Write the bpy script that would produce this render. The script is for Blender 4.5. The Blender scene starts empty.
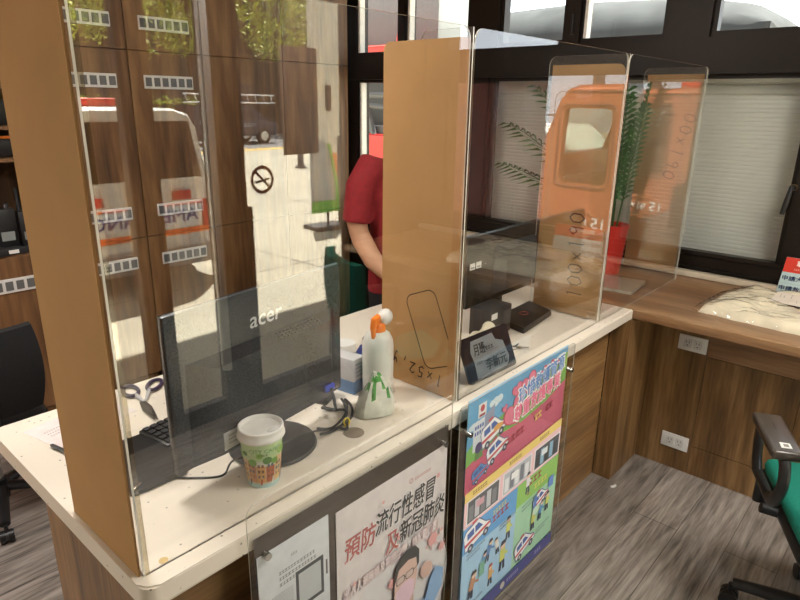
import bpy, bmesh, math, random
from mathutils import Vector, Matrix
random.seed(7)
S = bpy.context.scene
COL = S.collection
PI = math.pi
H = .827            # countertop height
GR = -.18           # street level outside

# ------------------------------------------------------------------ materials
def lin(h):
    if isinstance(h, str):
        h = h.lstrip('#'); v = [int(h[i:i+2], 16)/255 for i in (0, 2, 4)]
        return tuple(c/12.92 if c <= .04045 else ((c+.055)/1.055)**2.4 for c in v)
    return tuple(h)
MATS = {}
HAZE = 0  # share of the acrylic cover's reflected haze mixed into the poster inks
def newmat(name):
    m = bpy.data.materials.new(name); m.use_nodes = True
    return m, m.node_tree.nodes, m.node_tree.links, m.node_tree.nodes['Principled BSDF']
def mat(name, col, rough=.5, metal=0, var=.06, scale=30, bump=0, spec=.5, trans=0, sheen=0):
    """principled surface with a slight procedural tone variation"""
    if name in MATS: return MATS[name]
    m, N, L, b = newmat(name)
    c = lin(col)
    b.inputs['Roughness'].default_value = rough
    b.inputs['Metallic'].default_value = metal
    b.inputs['Specular IOR Level'].default_value = spec
    if trans: b.inputs['Transmission Weight'].default_value = trans
    if sheen: b.inputs['Sheen Weight'].default_value = sheen
    tc = N.new('ShaderNodeTexCoord')
    n = N.new('ShaderNodeTexNoise'); n.inputs['Scale'].default_value = scale; n.inputs['Detail'].default_value = 3
    L.new(tc.outputs['Object'], n.inputs['Vector'])
    r = N.new('ShaderNodeValToRGB')
    r.color_ramp.elements[0].position = .3; r.color_ramp.elements[1].position = .7
    r.color_ramp.elements[0].color = (*[x*(1-var) for x in c], 1)
    r.color_ramp.elements[1].color = (*[min(1, x*(1+var)) for x in c], 1)
    L.new(n.outputs['Fac'], r.inputs['Fac']); L.new(r.outputs['Color'], b.inputs['Base Color'])
    if bump:
        bp = N.new('ShaderNodeBump'); bp.inputs['Strength'].default_value = bump; bp.inputs['Distance'].default_value = .003
        L.new(n.outputs['Fac'], bp.inputs['Height']); L.new(bp.outputs['Normal'], b.inputs['Normal'])
    MATS[name] = m
    return m
def ink(col):
    """flat printed colour"""
    if HAZE and isinstance(col, str):
        c_ = lin(col); g_ = .3*c_[0]+.55*c_[1]+.15*c_[2]; col = tuple(round((x*.82+g_*.18)*(1-HAZE)+.62*HAZE, 3) for x in c_)
    name = 'print ' + (col if isinstance(col, str) else '%.2f %.2f %.2f' % tuple(col))
    return mat(name, col, .55, var=.02, spec=.3)
def wood(name, dark, mid, light, axis='z', s=1.0, rough=.4, planks=None, knots=0, cross=14, along=1.0):
    if name in MATS: return MATS[name]
    m, N, L, b = newmat(name)
    tc = N.new('ShaderNodeTexCoord')
    mp = N.new('ShaderNodeMapping')
    sc = {'x': (along*s, cross*s, cross*s), 'y': (cross*s, along*s, cross*s), 'z': (cross*s, cross*s, along*s)}[axis]
    mp.inputs['Scale'].default_value = sc
    L.new(tc.outputs['Object'], mp.inputs['Vector'])
    src = mp.outputs['Vector']
    n1 = N.new('ShaderNodeTexNoise'); n1.inputs['Scale'].default_value = .6; n1.inputs['Detail'].default_value = 5
    n1.inputs['Distortion'].default_value = 1.1 + knots
    L.new(src, n1.inputs['Vector'])
    n2 = N.new('ShaderNodeTexNoise'); n2.inputs['Scale'].default_value = 6; n2.inputs['Detail'].default_value = 4
    L.new(src, n2.inputs['Vector'])
    mx = N.new('ShaderNodeMix'); mx.data_type = 'FLOAT'; mx.inputs[0].default_value = .35
    L.new(n1.outputs['Fac'], mx.inputs[2]); L.new(n2.outputs['Fac'], mx.inputs[3])
    val = mx.outputs[0]
    r = N.new('ShaderNodeValToRGB')
    e = r.color_ramp.elements
    e[0].position = .33; e[0].color = (*lin(dark), 1)
    e[1].position = .66; e[1].color = (*lin(light), 1)
    k = e.new(.5); k.color = (*lin(mid), 1)
    L.new(val, r.inputs['Fac'])
    out = r.outputs['Color']
    if planks:
        bt = N.new('ShaderNodeTexBrick')
        bt.inputs['Color1'].default_value = (.80, .80, .80, 1); bt.inputs['Color2'].default_value = (1.12, 1.12, 1.12, 1)
        bt.inputs['Mortar'].default_value = (.45, .43, .4, 1)
        bt.inputs['Scale'].default_value = 1; bt.inputs['Mortar Size'].default_value = .0018
        bt.inputs['Brick Width'].default_value = planks[0]; bt.inputs['Row Height'].default_value = planks[1]
        bt.offset = .37
        mp2 = N.new('ShaderNodeMapping'); mp2.inputs['Rotation'].default_value = planks[2]
        L.new(tc.outputs['Object'], mp2.inputs['Vector']); L.new(mp2.outputs['Vector'], bt.inputs['Vector'])
        mm = N.new('ShaderNodeMix'); mm.data_type = 'RGBA'; mm.blend_type = 'MULTIPLY'; mm.inputs[0].default_value = 1
        L.new(out, mm.inputs[6]); L.new(bt.outputs['Color'], mm.inputs[7]); out = mm.outputs[2]
    L.new(out, b.inputs['Base Color'])
    b.inputs['Roughness'].default_value = rough
    MATS[name] = m
    return m
def clear(name, r0, tint=(1, 1, 1), rough=0.0):
    """thin clear sheet: see-through plus a mirror reflection that grows at grazing angles"""
    if name in MATS: return MATS[name]
    m = bpy.data.materials.new(name); m.use_nodes = True
    N = m.node_tree.nodes; L = m.node_tree.links; N.clear()
    out = N.new('ShaderNodeOutputMaterial'); mix = N.new('ShaderNodeMixShader')
    tr = N.new('ShaderNodeBsdfTransparent'); tr.inputs['Color'].default_value = (*tint, 1)
    gl = N.new('ShaderNodeBsdfGlossy'); gl.inputs['Roughness'].default_value = rough
    g = N.new('ShaderNodeNewGeometry')
    d = N.new('ShaderNodeVectorMath'); d.operation = 'DOT_PRODUCT'
    L.new(g.outputs['Incoming'], d.inputs[0]); L.new(g.outputs['Normal'], d.inputs[1])
    def mth(op, a, bval):
        n = N.new('ShaderNodeMath'); n.operation = op
        if hasattr(a, 'is_linked'): L.new(a, n.inputs[0])
        else: n.inputs[0].default_value = a
        if bval is not None:
            if hasattr(bval, 'is_linked'): L.new(bval, n.inputs[1])
            else: n.inputs[1].default_value = bval
        return n.outputs[0]
    c = mth('ABSOLUTE', d.outputs['Value'], None)
    q = mth('POWER', mth('SUBTRACT', 1.0, c), 5.0)
    f = mth('ADD', mth('MULTIPLY', q, 1-r0), r0)
    L.new(f, mix.inputs[0]); L.new(tr.outputs[0], mix.inputs[1]); L.new(gl.outputs[0], mix.inputs[2])
    L.new(mix.outputs[0], out.inputs['Surface'])
    MATS[name] = m
    return m
def emis(name, col, st):
    m, N, L, b = newmat(name)
    b.inputs['Base Color'].default_value = (*lin(col), 1)
    b.inputs['Emission Color'].default_value = (*lin(col), 1); b.inputs['Emission Strength'].default_value = st
    return m
def speckled():
    m, N, L, b = newmat('speckled stone')
    tc = N.new('ShaderNodeTexCoord'); v = N.new('ShaderNodeTexVoronoi'); v.inputs['Scale'].default_value = 44
    L.new(tc.outputs['Object'], v.inputs['Vector'])
    r = N.new('ShaderNodeValToRGB'); e = r.color_ramp.elements
    e[0].position = .085; e[0].color = (.24, .22, .19, 1); e[1].position = .13; e[1].color = (*lin('#e6dccd'), 1)
    L.new(v.outputs['Distance'], r.inputs['Fac'])
    # only some of the cells carry a chip
    wn = N.new('ShaderNodeMath'); wn.operation = 'GREATER_THAN'; wn.inputs[1].default_value = .42
    sx = N.new('ShaderNodeSeparateColor'); L.new(v.outputs['Color'], sx.inputs[0]); L.new(sx.outputs[0], wn.inputs[0])
    mx = N.new('ShaderNodeMix'); mx.data_type = 'RGBA'; mx.inputs[6].default_value = (*lin('#e6dccd'), 1)
    L.new(wn.outputs[0], mx.inputs[0]); L.new(r.outputs['Color'], mx.inputs[7]); L.new(mx.outputs[2], b.inputs['Base Color'])
    b.inputs['Roughness'].default_value = .28
    MATS['speckled stone'] = m
    return m
ACR = clear('clear acrylic', .078, (.985, .99, .985))
ACR2 = clear('thin clear acrylic', .035, (.97, .975, .97))
GLASS = clear('window glass', .05, (.93, .95, .94))
EDGE = mat('polished acrylic edge', (.62, .60, .52), .12, var=.25, scale=9, spec=.8)
CARD = mat('corrugated cardboard', '#b48c5d', .75, var=.06, scale=6, spec=.2)
CARDTAPE = mat('brown parcel tape', '#b88a52', .25, var=.08)
STONE = speckled()
WOODV = wood('walnut panel upright grain', '#50391f', '#7a5a36', '#a07d52', 'z', 1.0, .42)
WOODH = wood('walnut panel level grain', '#614629', '#8f6b43', '#b8945f', 'x', 1.0, .42)
WOODY = wood('walnut worktop', '#6d4d33', '#8a6646', '#a8845f', 'y', 1.1, .33)
LOCK = wood('rough timber veneer', '#4a3119', '#775433', '#99744a', 'z', .55, .55, knots=1.6, cross=9)
LOCKD = wood('dark timber veneer', '#4a331c', '#74532f', '#957048', 'z', .55, .55, knots=1.6, cross=9)
FLOOR = wood('grey vinyl plank', '#544e48', '#8d847c', '#aea59d', 'x', 1.0, .38, planks=(1.22, .18, (0, 0, 0)), knots=2.2, cross=20, along=1.7)
DARKFR = mat('dark brown window frame', (.011, .007, .0045), .4, var=.1, spec=.3)
BLACK = mat('black plastic', (.012, .012, .013), .38)
BLACKM = mat('matt black plastic', (.018, .018, .019), .65)
BLKFAB = mat('black mesh fabric', (.010, .010, .011), .85, var=.3, scale=180, bump=.3)
DGREY = mat('dark grey plastic', (.05, .05, .052), .4)
WHITE = mat('white plastic', (.78, .77, .74), .4)
CREAM = mat('cream plastic', (.72, .66, .50), .4)
PAPER = mat('white paper', (.80, .78, .76), .7)
CHROME = mat('brushed steel', (.62, .62, .61), .25, 1)
PLASTER = mat('cream plaster', (.62, .57, .49), .85)
SHUT = mat('grey shutter enamel', (.70, .69, .63), .5, var=.03, scale=4)
ORANGE = mat('orange plastic', (.85, .22, .02), .4)
REDP = mat('red plastic', (.62, .03, .02), .4)
SKIN = mat('skin', (.56, .31, .19), .55, var=.05)
REDSH = mat('dark red polo cloth', (.27, .012, .018), .85, var=.12, scale=60)
TROUS = mat('black trouser cloth', (.012, .012, .014), .9)
HAIR = mat('black hair', (.008, .007, .006), .5)
GREENF = mat('green chair fabric', (.0, .19, .13), .85, var=.12, scale=150)
LEAF = mat('dark green palm leaf', (.035, .105, .022), .45, var=.3, scale=20)

# ------------------------------------------------------------------ mesh building
class MB:
    def __init__(s): s.bm = bmesh.new(); s.mats = []
    def mi(s, m):
        if m not in s.mats: s.mats.append(m)
        return s.mats.index(m)
    def _new(s, fn, m):
        old = set(s.bm.faces); fn(); i = s.mi(m)
        for f in s.bm.faces:
            if f not in old: f.material_index = i
    def box(s, c, d, m, bev=0, seg=2, rot=None):
        """box by centre and size"""
        def fn():
            M = Matrix.Translation(c) @ (rot.to_4x4() if rot else Matrix.Identity(4)) @ Matrix.Diagonal((*d, 1))
            g = bmesh.ops.create_cube(s.bm, size=1, matrix=M)
            if bev:
                es = list({e for v in g['verts'] for e in v.link_edges})
                bmesh.ops.bevel(s.bm, geom=es, offset=bev, segments=seg, affect='EDGES', profile=.5)
        s._new(fn, m); return s
    def b2(s, a, b, m, bev=0, seg=2):
        """box by two corners"""
        return s.box([(p+q)/2 for p, q in zip(a, b)], [abs(q-p) for p, q in zip(a, b)], m, bev, seg)
    def loft(s, rings, m, cap=True, closed=False):
        i = s.mi(m); R = [[s.bm.verts.new(p) for p in r] for r in rings]; n = len(R[0]); k = len(R)
        for a in range(k if closed else k-1):
            r0, r1 = R[a], R[(a+1) % k]
            for j in range(n):
                f = s.bm.faces.new((r0[j], r0[(j+1) % n], r1[(j+1) % n], r1[j])); f.material_index = i
        if cap and not closed:
            f = s.bm.faces.new(R[0][::-1]); f.material_index = i
            f = s.bm.faces.new(R[-1]); f.material_index = i
        return s
    def tube(s, path, r, m, seg=10, closed=False, flat=1.0):
        P = [Vector(p) for p in path]; n = len(P); rs = r if isinstance(r, (list, tuple)) else [r]*n
        rings = []; up = None
        for k in range(n):
            if closed: t = P[(k+1) % n]-P[k-1]
            else: t = P[min(k+1, n-1)]-P[max(k-1, 0)]
            t.normalize()
            if up is None:
                up = Vector((0, 0, 1)) if abs(t.z) < .9 else Vector((1, 0, 0))
            sd = t.cross(up)
            if sd.length < 1e-4: sd = t.cross(Vector((0, 1, 0)))
            sd.normalize(); u2 = sd.cross(t).normalized(); up = u2
            rings.append([P[k]+sd*math.cos(a)*rs[k]+u2*math.sin(a)*rs[k]*flat for a in (2*PI*j/seg for j in range(seg))])
        return s.loft(rings, m, True, closed)
    def cyl(s, p0, p1, r0, m, r1=None, seg=20): return s.tube([p0, p1], [r0, r0 if r1 is None else r1], m, seg)
    def lathe(s, prof, m, seg=32, c=(0, 0, 0), sq=(1, 1)):
        rings = [[(c[0]+r*math.cos(2*PI*j/seg)*sq[0], c[1]+r*math.sin(2*PI*j/seg)*sq[1], c[2]+z) for j in range(seg)] for r, z in prof]
        return s.loft(rings, m)
    def ell(s, c, r, m, u=20, v=12, rot=None):
        def fn():
            M = Matrix.Translation(c) @ (rot.to_4x4() if rot else Matrix.Identity(4)) @ Matrix.Diagonal((*r, 1))
            bmesh.ops.create_uvsphere(s.bm, u_segments=u, v_segments=v, radius=1, matrix=M)
        s._new(fn, m); return s
    def prism(s, poly, mp, w0, w1, m, rim=None):
        """outline poly (u,v) raised from w0 to w1; mp(u,v,w) gives the point"""
        i = s.mi(m); k = s.mi(rim or m)
        A = [s.bm.verts.new(mp(u, v, w0)) for u, v in poly]; B = [s.bm.verts.new(mp(u, v, w1)) for u, v in poly]
        f = s.bm.faces.new(A[::-1]); f.material_index = i
        f = s.bm.faces.new(B); f.material_index = i
        n = len(A)
        for j in range(n):
            f = s.bm.faces.new((A[j], A[(j+1) % n], B[(j+1) % n], B[j])); f.material_index = k
        return s
    def face(s, pts, m):
        f = s.bm.faces.new([s.bm.verts.new(p) for p in pts]); f.material_index = s.mi(m); return s
    def mesh(s, name, smooth=40, fixn=True):
        if fixn: bmesh.ops.recalc_face_normals(s.bm, faces=s.bm.faces)
        me = bpy.data.meshes.new(name); s.bm.to_mesh(me); s.bm.free()
        for m in s.mats: me.materials.append(m)
        if smooth:
            for p in me.polygons: p.use_smooth = True
            me.set_sharp_from_angle(angle=math.radians(smooth))
        return me
    def build(s, name, parent=None, loc=(0, 0, 0), rotz=0, smooth=40, fixn=True):
        o = bpy.data.objects.new(name, s.mesh(name, smooth, fixn)); COL.objects.link(o)
        o.location = loc; o.rotation_euler = (0, 0, rotz)
        if parent: o.parent = parent
        return o
def thing(name, label, cat, loc=(0, 0, 0), rotz=0, group=None):
    o = bpy.data.objects.new(name, None); COL.objects.link(o); o.empty_display_size = .05
    o.location = loc; o.rotation_euler = (0, 0, rotz)
    return tag(o, label, cat, group)
def tag(o, label, cat, group=None):
    o['label'] = label; o['category'] = cat
    if group: o['group'] = group
    return o
def struct(name, mb=None, parent=None, label=None, cat=None):
    if mb is None:
        o = bpy.data.objects.new(name, None); COL.objects.link(o)
    else: o = mb.build(name, parent, smooth=30)
    if not parent:
        o['kind'] = 'structure'; o['label'] = label or name; o['category'] = cat or name.split('_')[0]
    return o
def dup(root, loc, rotz=None, label=None):
    r = root.copy(); COL.objects.link(r); r.location = loc
    if rotz is not None: r.rotation_euler = (0, 0, rotz)
    if label: r['label'] = label
    for ch in list(root.children):
        c = ch.copy(); COL.objects.link(c); c.parent = r
        for g in ch.children:
            d = g.copy(); COL.objects.link(d); d.parent = c
    return r
def rrect(u0, v0, u1, v1, rs, seg=6):
    """rounded rectangle outline; rs = radii (bl, br, tr, tl)"""
    if not isinstance(rs, (list, tuple)): rs = [rs]*4
    out = []
    for (cx, cy, a0), r in zip(((u0, v0, PI), (u1, v0, 1.5*PI), (u1, v1, 0), (u0, v1, .5*PI)), rs):
        if r <= 0: out.append((cx, cy)); continue
        ox = cx+r if cx == u0 else cx-r; oy = cy+r if cy == v0 else cy-r
        for k in range(seg+1):
            a = a0+.5*PI*k/seg; out.append((ox+r*math.cos(a), oy+r*math.sin(a)))
    return out
_TC = {}
def text_geo(s, bold=0.0):
    k = (s, bold)
    if k in _TC: return _TC[k]
    cu = bpy.data.curves.new('lettering', 'FONT'); cu.body = s; cu.size = 1; cu.resolution_u = 2; cu.offset = bold
    o = bpy.data.objects.new('lettering', cu); COL.objects.link(o)
    dg = bpy.context.evaluated_depsgraph_get(); me = bpy.data.meshes.new_from_object(o.evaluated_get(dg))
    vs = [(v.co.x, v.co.y) for v in me.vertices]; fs = [tuple(p.vertices) for p in me.polygons]
    bpy.data.objects.remove(o); bpy.data.meshes.remove(me); bpy.data.curves.remove(cu)
    if vs:
        x0 = min(v[0] for v in vs); y0 = min(v[1] for v in vs); x1 = max(v[0] for v in vs); y1 = max(v[1] for v in vs)
    else: x0 = y0 = 0; x1 = y1 = 1
    _TC[k] = ([(x-x0, y-y0) for x, y in vs], fs, x1-x0, y1-y0)
    return _TC[k]
class Flat:
    """printed sheet: coloured shapes in thin layers, mapped onto any surface with mp(u,v,w)"""
    def __init__(s, mb, mp, step=.00025, w=0):
        s.mb, s.mp, s.st, s.w = mb, mp, step*.5, w
    def poly(s, pts, col, up=True):
        if up: s.w += s.st
        m = col if not isinstance(col, (str, tuple)) else ink(col)
        s.mb.face([s.mp(u, v, s.w) for u, v in pts], m); return s
    def rect(s, u0, v0, u1, v1, col, r=0): return s.poly(rrect(u0, v0, u1, v1, r, 4) if r else [(u0, v0), (u1, v0), (u1, v1), (u0, v1)], col)
    def disc(s, u, v, r, col, ry=None, n=18): return s.poly([(u+r*math.cos(2*PI*k/n), v+(ry or r)*math.sin(2*PI*k/n)) for k in range(n)], col)
    def ring(s, u, v, r0, r1, col, n=28):
        s.w += s.st; m = ink(col)
        for k in range(n):
            a, b = 2*PI*k/n, 2*PI*(k+1)/n
            s.mb.face([s.mp(u+r*math.cos(t), v+r*math.sin(t), s.w) for r, t in ((r0, a), (r1, a), (r1, b), (r0, b))], m)
        return s
    def line(s, pts, wd, col):
        s.w += s.st; m = ink(col)
        for (a, b) in zip(pts[:-1], pts[1:]):
            d = Vector((b[0]-a[0], b[1]-a[1])); 
            if d.length < 1e-9: continue
            n = Vector((-d.y, d.x)).normalized()*wd/2; e = d.normalized()*wd*.3
            s.mb.face([s.mp(p[0], p[1], s.w) for p in ((a[0]-e.x-n.x, a[1]-e.y-n.y), (b[0]+e.x-n.x, b[1]+e.y-n.y), (b[0]+e.x+n.x, b[1]+e.y+n.y), (a[0]-e.x+n.x, a[1]-e.y+n.y))], m)
        return s
    def text(s, u, v, hgt, txt, col, wid=None, rot=0, skew=0, bold=0.0, up=True):
        if bold > 0:      # heavier strokes: the same glyphs laid a hair apart
            b_ = bold*hgt
            for dx, dy in ((-1, 0), (1, 0), (0, -1), (0, 1), (-.7, -.7), (.7, .7), (-.7, .7)):
                s.text(u+dx*b_, v+dy*b_, hgt, txt, col, wid, rot, skew, 0, True)
        if up: s.w += s.st
        vs, fs, w, h = text_geo(txt, min(bold, 0)); m = col if not isinstance(col, (str, tuple)) else ink(col)
        ky = hgt/h; kx = (wid/w) if wid else ky; c, sn = math.cos(rot), math.sin(rot)
        def q(p):
            x = p[0]*kx+skew*p[1]*ky; y = p[1]*ky
            return s.mp(u+x*c-y*sn, v+x*sn+y*c, s.w)
        bv = [s.mb.bm.verts.new(q(p)) for p in vs]; i = s.mb.mi(m)
        for f in fs:
            try: s.mb.bm.faces.new([bv[k] for k in f]).material_index = i
            except ValueError: pass
        return s
    def greek(s, u, v, w, hgt, col, rows=1, gap=1.6, rot=0, seed=1):
        """rows of tiny unreadable printing"""
        rd = random.Random(seed); s.w += s.st; m = ink(col); c, sn = math.cos(rot), math.sin(rot)
        for k in range(rows):
            x = 0; end = w*(1 if k < rows-1 else .7); y = -k*hgt*gap
            while x < end-hgt*.5:
                l = hgt*rd.uniform(.7, 1.0)
                for (a0, b0, a1, b1) in ((0, 0, l, .22*hgt), (0, .7*hgt, l, .92*hgt), (.35*l, 0, .6*l, hgt)):
                    s.mb.face([s.mp(u+(x+a)*c-(y+b)*sn, v+(x+a)*sn+(y+b)*c, s.w) for a, b in ((a0, b0), (a1, b0), (a1, b1), (a0, b1))], m)
                x += l+hgt*.22
        return s
# pen strokes for handwriting on the cardboard, each glyph in a 1x1 box
GL = {'0': [[(.5, 1), (.15, .75), (.12, .3), (.45, 0), (.8, .25), (.85, .75), (.55, 1)]], '1': [[(.35, .95), (.5, 1), (.42, 0)]],
      '2': [[(.1, .8), (.4, 1), (.75, .8), (.5, .4), (.1, .02), (.85, .08)]], '9': [[(.8, .8), (.5, 1), (.2, .75), (.4, .5), (.75, .6), (.8, .85), (.7, 0)]],
      'x': [[(.2, .65), (.75, .15)], [(.75, .7), (.2, .1)]], '6': [[(.7, 1), (.3, .6), (.2, .2), (.5, 0), (.8, .2), (.6, .45), (.25, .3)]],
      '5': [[(.8, 1), (.3, .95), (.25, .55), (.65, .55), (.75, .2), (.4, 0), (.15, .1)]], ',': [[(.4, .2), (.3, -.2)]], '(': [[(.6, 1.1), (.35, .5), (.65, -.1)]],
      '4': [[(.6, 1), (.1, .35), (.9, .4)], [(.65, .7), (.6, 0)]], 'y': [[(.2, .7), (.4, .3), (.7, .7)], [(.72, .75), (.45, -.3), (.2, -.2)]]}
def scrawl(fl, txt, u, v, hgt, wd, col='#3a2c22', rot=0, adv=.85):
    c, sn = math.cos(rot), math.sin(rot); x = 0
    for ch in txt:
        for st in GL.get(ch, []):
            fl.line([(u+(x+a*hgt*.75)*c-b*hgt*sn, v+(x+a*hgt*.75)*sn+b*hgt*c) for a, b in st], wd, col)
        x += hgt*adv

# ================================================================== SETTING
XW, XL, YB, YF, ZC = 2.93, -1.3, 2.92, -1.72, 2.6     # window wall, left wall, back wall, entrance front, ceiling
YV = .0386                                            # plane of the front screens
m = MB(); m.b2((XL-.1, YF-.1, -.12), (XW+.1, YB+.1, 0), FLOOR); struct('floor', m, label='grey wood-look plank floor of the office')
m = MB(); m.b2((XL-.1, YF-.1, ZC), (XW+.15, YB+.1, ZC+.12), PLASTER); struct('ceiling', m, label='plain cream ceiling over the office')
m = MB(); m.b2((XL-.1, YB, 0), (XW+.1, YB+.1, ZC), LOCKD); struct('wall_back', m, label='timber clad wall behind the lockers')
# left wall with the wide doorway to the truck bay
m = MB(); DY0, DY1, DZ = 1.18, 2.43, 1.91
m.b2((XL-.1, YF-.1, 0), (XL, DY0, ZC), PLASTER); m.b2((XL-.1, DY1, 0), (XL, YB, ZC), PLASTER); m.b2((XL-.1, DY0, DZ), (XL, DY1, ZC), PLASTER)
struct('wall_left', m, label='cream wall with the doorway to the truck bay')
# entrance front
m = MB()
m.b2((XL, YF-.06, 2.42), (XW, YF, ZC), DARKFR); m.b2((2.27, YF-.06, 0), (XW, YF, 2.42), DARKFR)
m.b2((XL, YF-.06, 0), (.38, YF, 2.42), DARKFR)  # solid stretch added to keep entrance light off the left cardboard
struct('wall_front', m, label='dark framed entrance front behind the visitor')
def glassdoor(n, x0, x1, label):
    d = struct('door_%d' % n, label=label, cat='door')
    f = MB()
    f.b2((x0, YF-.05, .0), (x0+.07, YF-.005, 2.42), DARKFR); f.b2((x1-.07, YF-.05, 0), (x1, YF-.005, 2.42), DARKFR)
    f.b2((x0+.07, YF-.05, 0), (x1-.07, YF-.005, .1), DARKFR); f.b2((x0+.07, YF-.05, 2.34), (x1-.07, YF-.005, 2.42), DARKFR)
    f.build('door_frame', d)
    g = MB(); g.face([(x0+.07, YF-.03, .1), (x1-.07, YF-.03, .1), (x1-.07, YF-.03, 2.34), (x0+.07, YF-.03, 2.34)], GLASS); g.build('door_glass', d)
    return d
d1 = glassdoor(1, .38, .97, 'glass entrance panel behind the left of the counter')
d2 = glassdoor(2, .97, 1.49, 'glass entrance door with upright steel pull')
d3 = glassdoor(3, 1.42, 2.27, 'glass entrance panel carrying the no smoking sticker')
d2.children[0].data.materials[0] = DARKFR
m = MB(); m.tube([(1.275, YF+.055, .30), (1.275, YF+.055, 2.2)], .026, mat('satin aluminium pull', (.75, .73, .68), .35, .6), 16)
for z in (.6, 2.05): m.cyl((1.275, YF+.055, z), (1.33, YF-.01, z), .009, CHROME)
m.build('door_handle', d2)
m = MB(); m.b2((1.3, YF-.055, 0), (1.50, YF-.001, 2.42), DARKFR); m.b2((1.5, YF-.055, 0), (1.53, YF-.001, 1.12), DARKFR)
m.b2((.9, YF-.055, 0), (1.04, YF-.001, 2.42), DARKFR)
struct('trim_1', m, label='dark entrance posts between the glass panels', cat='trim')
st = MB(); f = Flat(st, lambda u, v, w: (u, YF-.028+w, v), w=.0005)
f.ring(1.62, 1.25, .056, .074, '#6b2a20')
f.line([(1.575, 1.298), (1.667, 1.204)], .014, '#6b2a20'); f.line([(1.578, 1.238), (1.66, 1.252)], .012, '#1d1a17'); f.line([(1.64, 1.25), (1.662, 1.253)], .012, '#5b2018')
tag(st.build('no_smoking_sticker', smooth=0), 'round red no smoking sticker on the glass entrance, mirrored in the front screen', 'sticker')
nb = thing('notice_board', 'tall brown notice board hung on the entrance glass', 'notice board', (1.765, YF-.028, 1.37))
m = MB(); m.b2((0, .0, 0), (.245, .012, .55), mat('brown board felt', (.30, .22, .18), .8), .003); m.build('board', nb)
m = MB(); m.b2((.075, .0125, .02), (.2, .014, .28), mat('grey notice paper', (.22, .17, .16), .8)); m.build('pinned_sheet', nb)
m = MB(); m.b2((.03, .0125, .31), (.22, .014, .52), mat('brown notice paper', (.25, .19, .165), .8)); m.build('pinned_sheet', nb)

# window wall: posts and rails, then each window with frame, glass and fittings
m = MB()
T = .12
def seg(y0, y1, z0, z1, dx=0): m.b2((XW+dx, y0, z0), (XW+T, y1, z1), DARKFR)
seg(YF, YB, 0, .93); seg(YF, YB, 1.80, 1.965); seg(YF, YB, 2.46, ZC)
for a, b in ((2.44, YB), (1.32, 2.02), (-.50, -.37), (YF, -1.55)): seg(a, b, .93, 1.80)
for a, b in ((2.45, YB), (2.0, 2.06), (1.27, 1.48), (.76, .84), (.10, .30), (-.80, -.68), (YF, -1.55)): seg(a, b, 1.965, 2.46)
m.b2((XW-.012, YF, .935), (XW, YB, .955), DARKFR); m.b2((XW-.02, YF, .868), (XW, YB, .875), DARKFR)
m.b2((XW-.015, YF, 1.80), (XW, YB, 1.83), DARKFR)
struct('wall_right', m, label='dark brown window wall along the worktop')
m = MB(); m.b2((XW-.05, YF, .827), (XW, YB, .855), mat('cream sill board', (.62, .53, .40), .5), .004); struct('trim_2', m, label='pale sill strip along the foot of the window wall', cat='trim')
def window(n, y0, y1, z0, z1, label, fr=.03, strip=False):
    w = struct('window_%d' % n, label=label, cat='window')
    f = MB()
    for a, b, c, d in ((y0, y0+fr, z0, z1), (y1-fr, y1, z0, z1), (y0+fr, y1-fr, z0, z0+fr), (y0+fr, y1-fr, z1-fr, z1)):
        f.b2((XW+.02, a, c), (XW+.07, b, d), DARKFR)
    f.build('window_frame', w)
    g = MB(); g.face([(XW+.045, y0+fr, z0+fr), (XW+.045, y1-fr, z0+fr), (XW+.045, y1-fr, z1-fr), (XW+.045, y0+fr, z1-fr)], GLASS); g.build('window_pane', w)
    if strip:
        s_ = MB(); s_.b2((XW+.01, y1-fr-.012, z0+fr), (XW+.06, y1-fr+.004, z1-fr), WHITE); s_.build('white_gap_strip', w)  # white strip painted in for bright outdoors showing at the sash gap
    return w
w1 = window(1, -.37, 1.32, .93, 1.80, 'large lower window with the grey roller shutter outside', .02)
h = MB(); h.tube([(XW-.03, -.362, 1.315), (XW-.036, -.355, 1.25), (XW-.03, -.345, 1.19)], [.009, .012, .010], BLACK); h.cyl((XW-.03, -.364, 1.31), (XW+.03, -.372, 1.31), .013, BLACK)
h.cyl((XW-.012, -.366, 1.31), (XW+.0, -.368, 1.31), .0145, mat('brass', (.7, .5, .2), .3, 1)); h.build('window_handle', w1)
window(2, 2.02, 2.44, .93, 1.80, 'narrow lower window at the back corner', .02, True)
window(3, -1.55, -.50, .93, 1.80, 'lower window at the right edge')
window(4, 2.06, 2.45, 1.965, 2.46, 'small upper window at the back corner', .015, True)
window(5, 1.48, 2.0, 1.965, 2.46, 'upper window, second from the back corner', .025, True)
window(6, .84, 1.27, 1.965, 2.46, 'upper window, third from the back corner', .025)
w7 = window(7, .30, .76, 1.965, 2.46, 'upper window, fourth from the back corner', .025, True)
window(8, -.68, .10, 1.965, 2.46, 'upper window nearest the visitor side', .025)
h = MB(); h.box((XW+.0, .80, 2.06), (.03, .018, .1), BLACK, .004); h.build('window_latch', w7)

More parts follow.
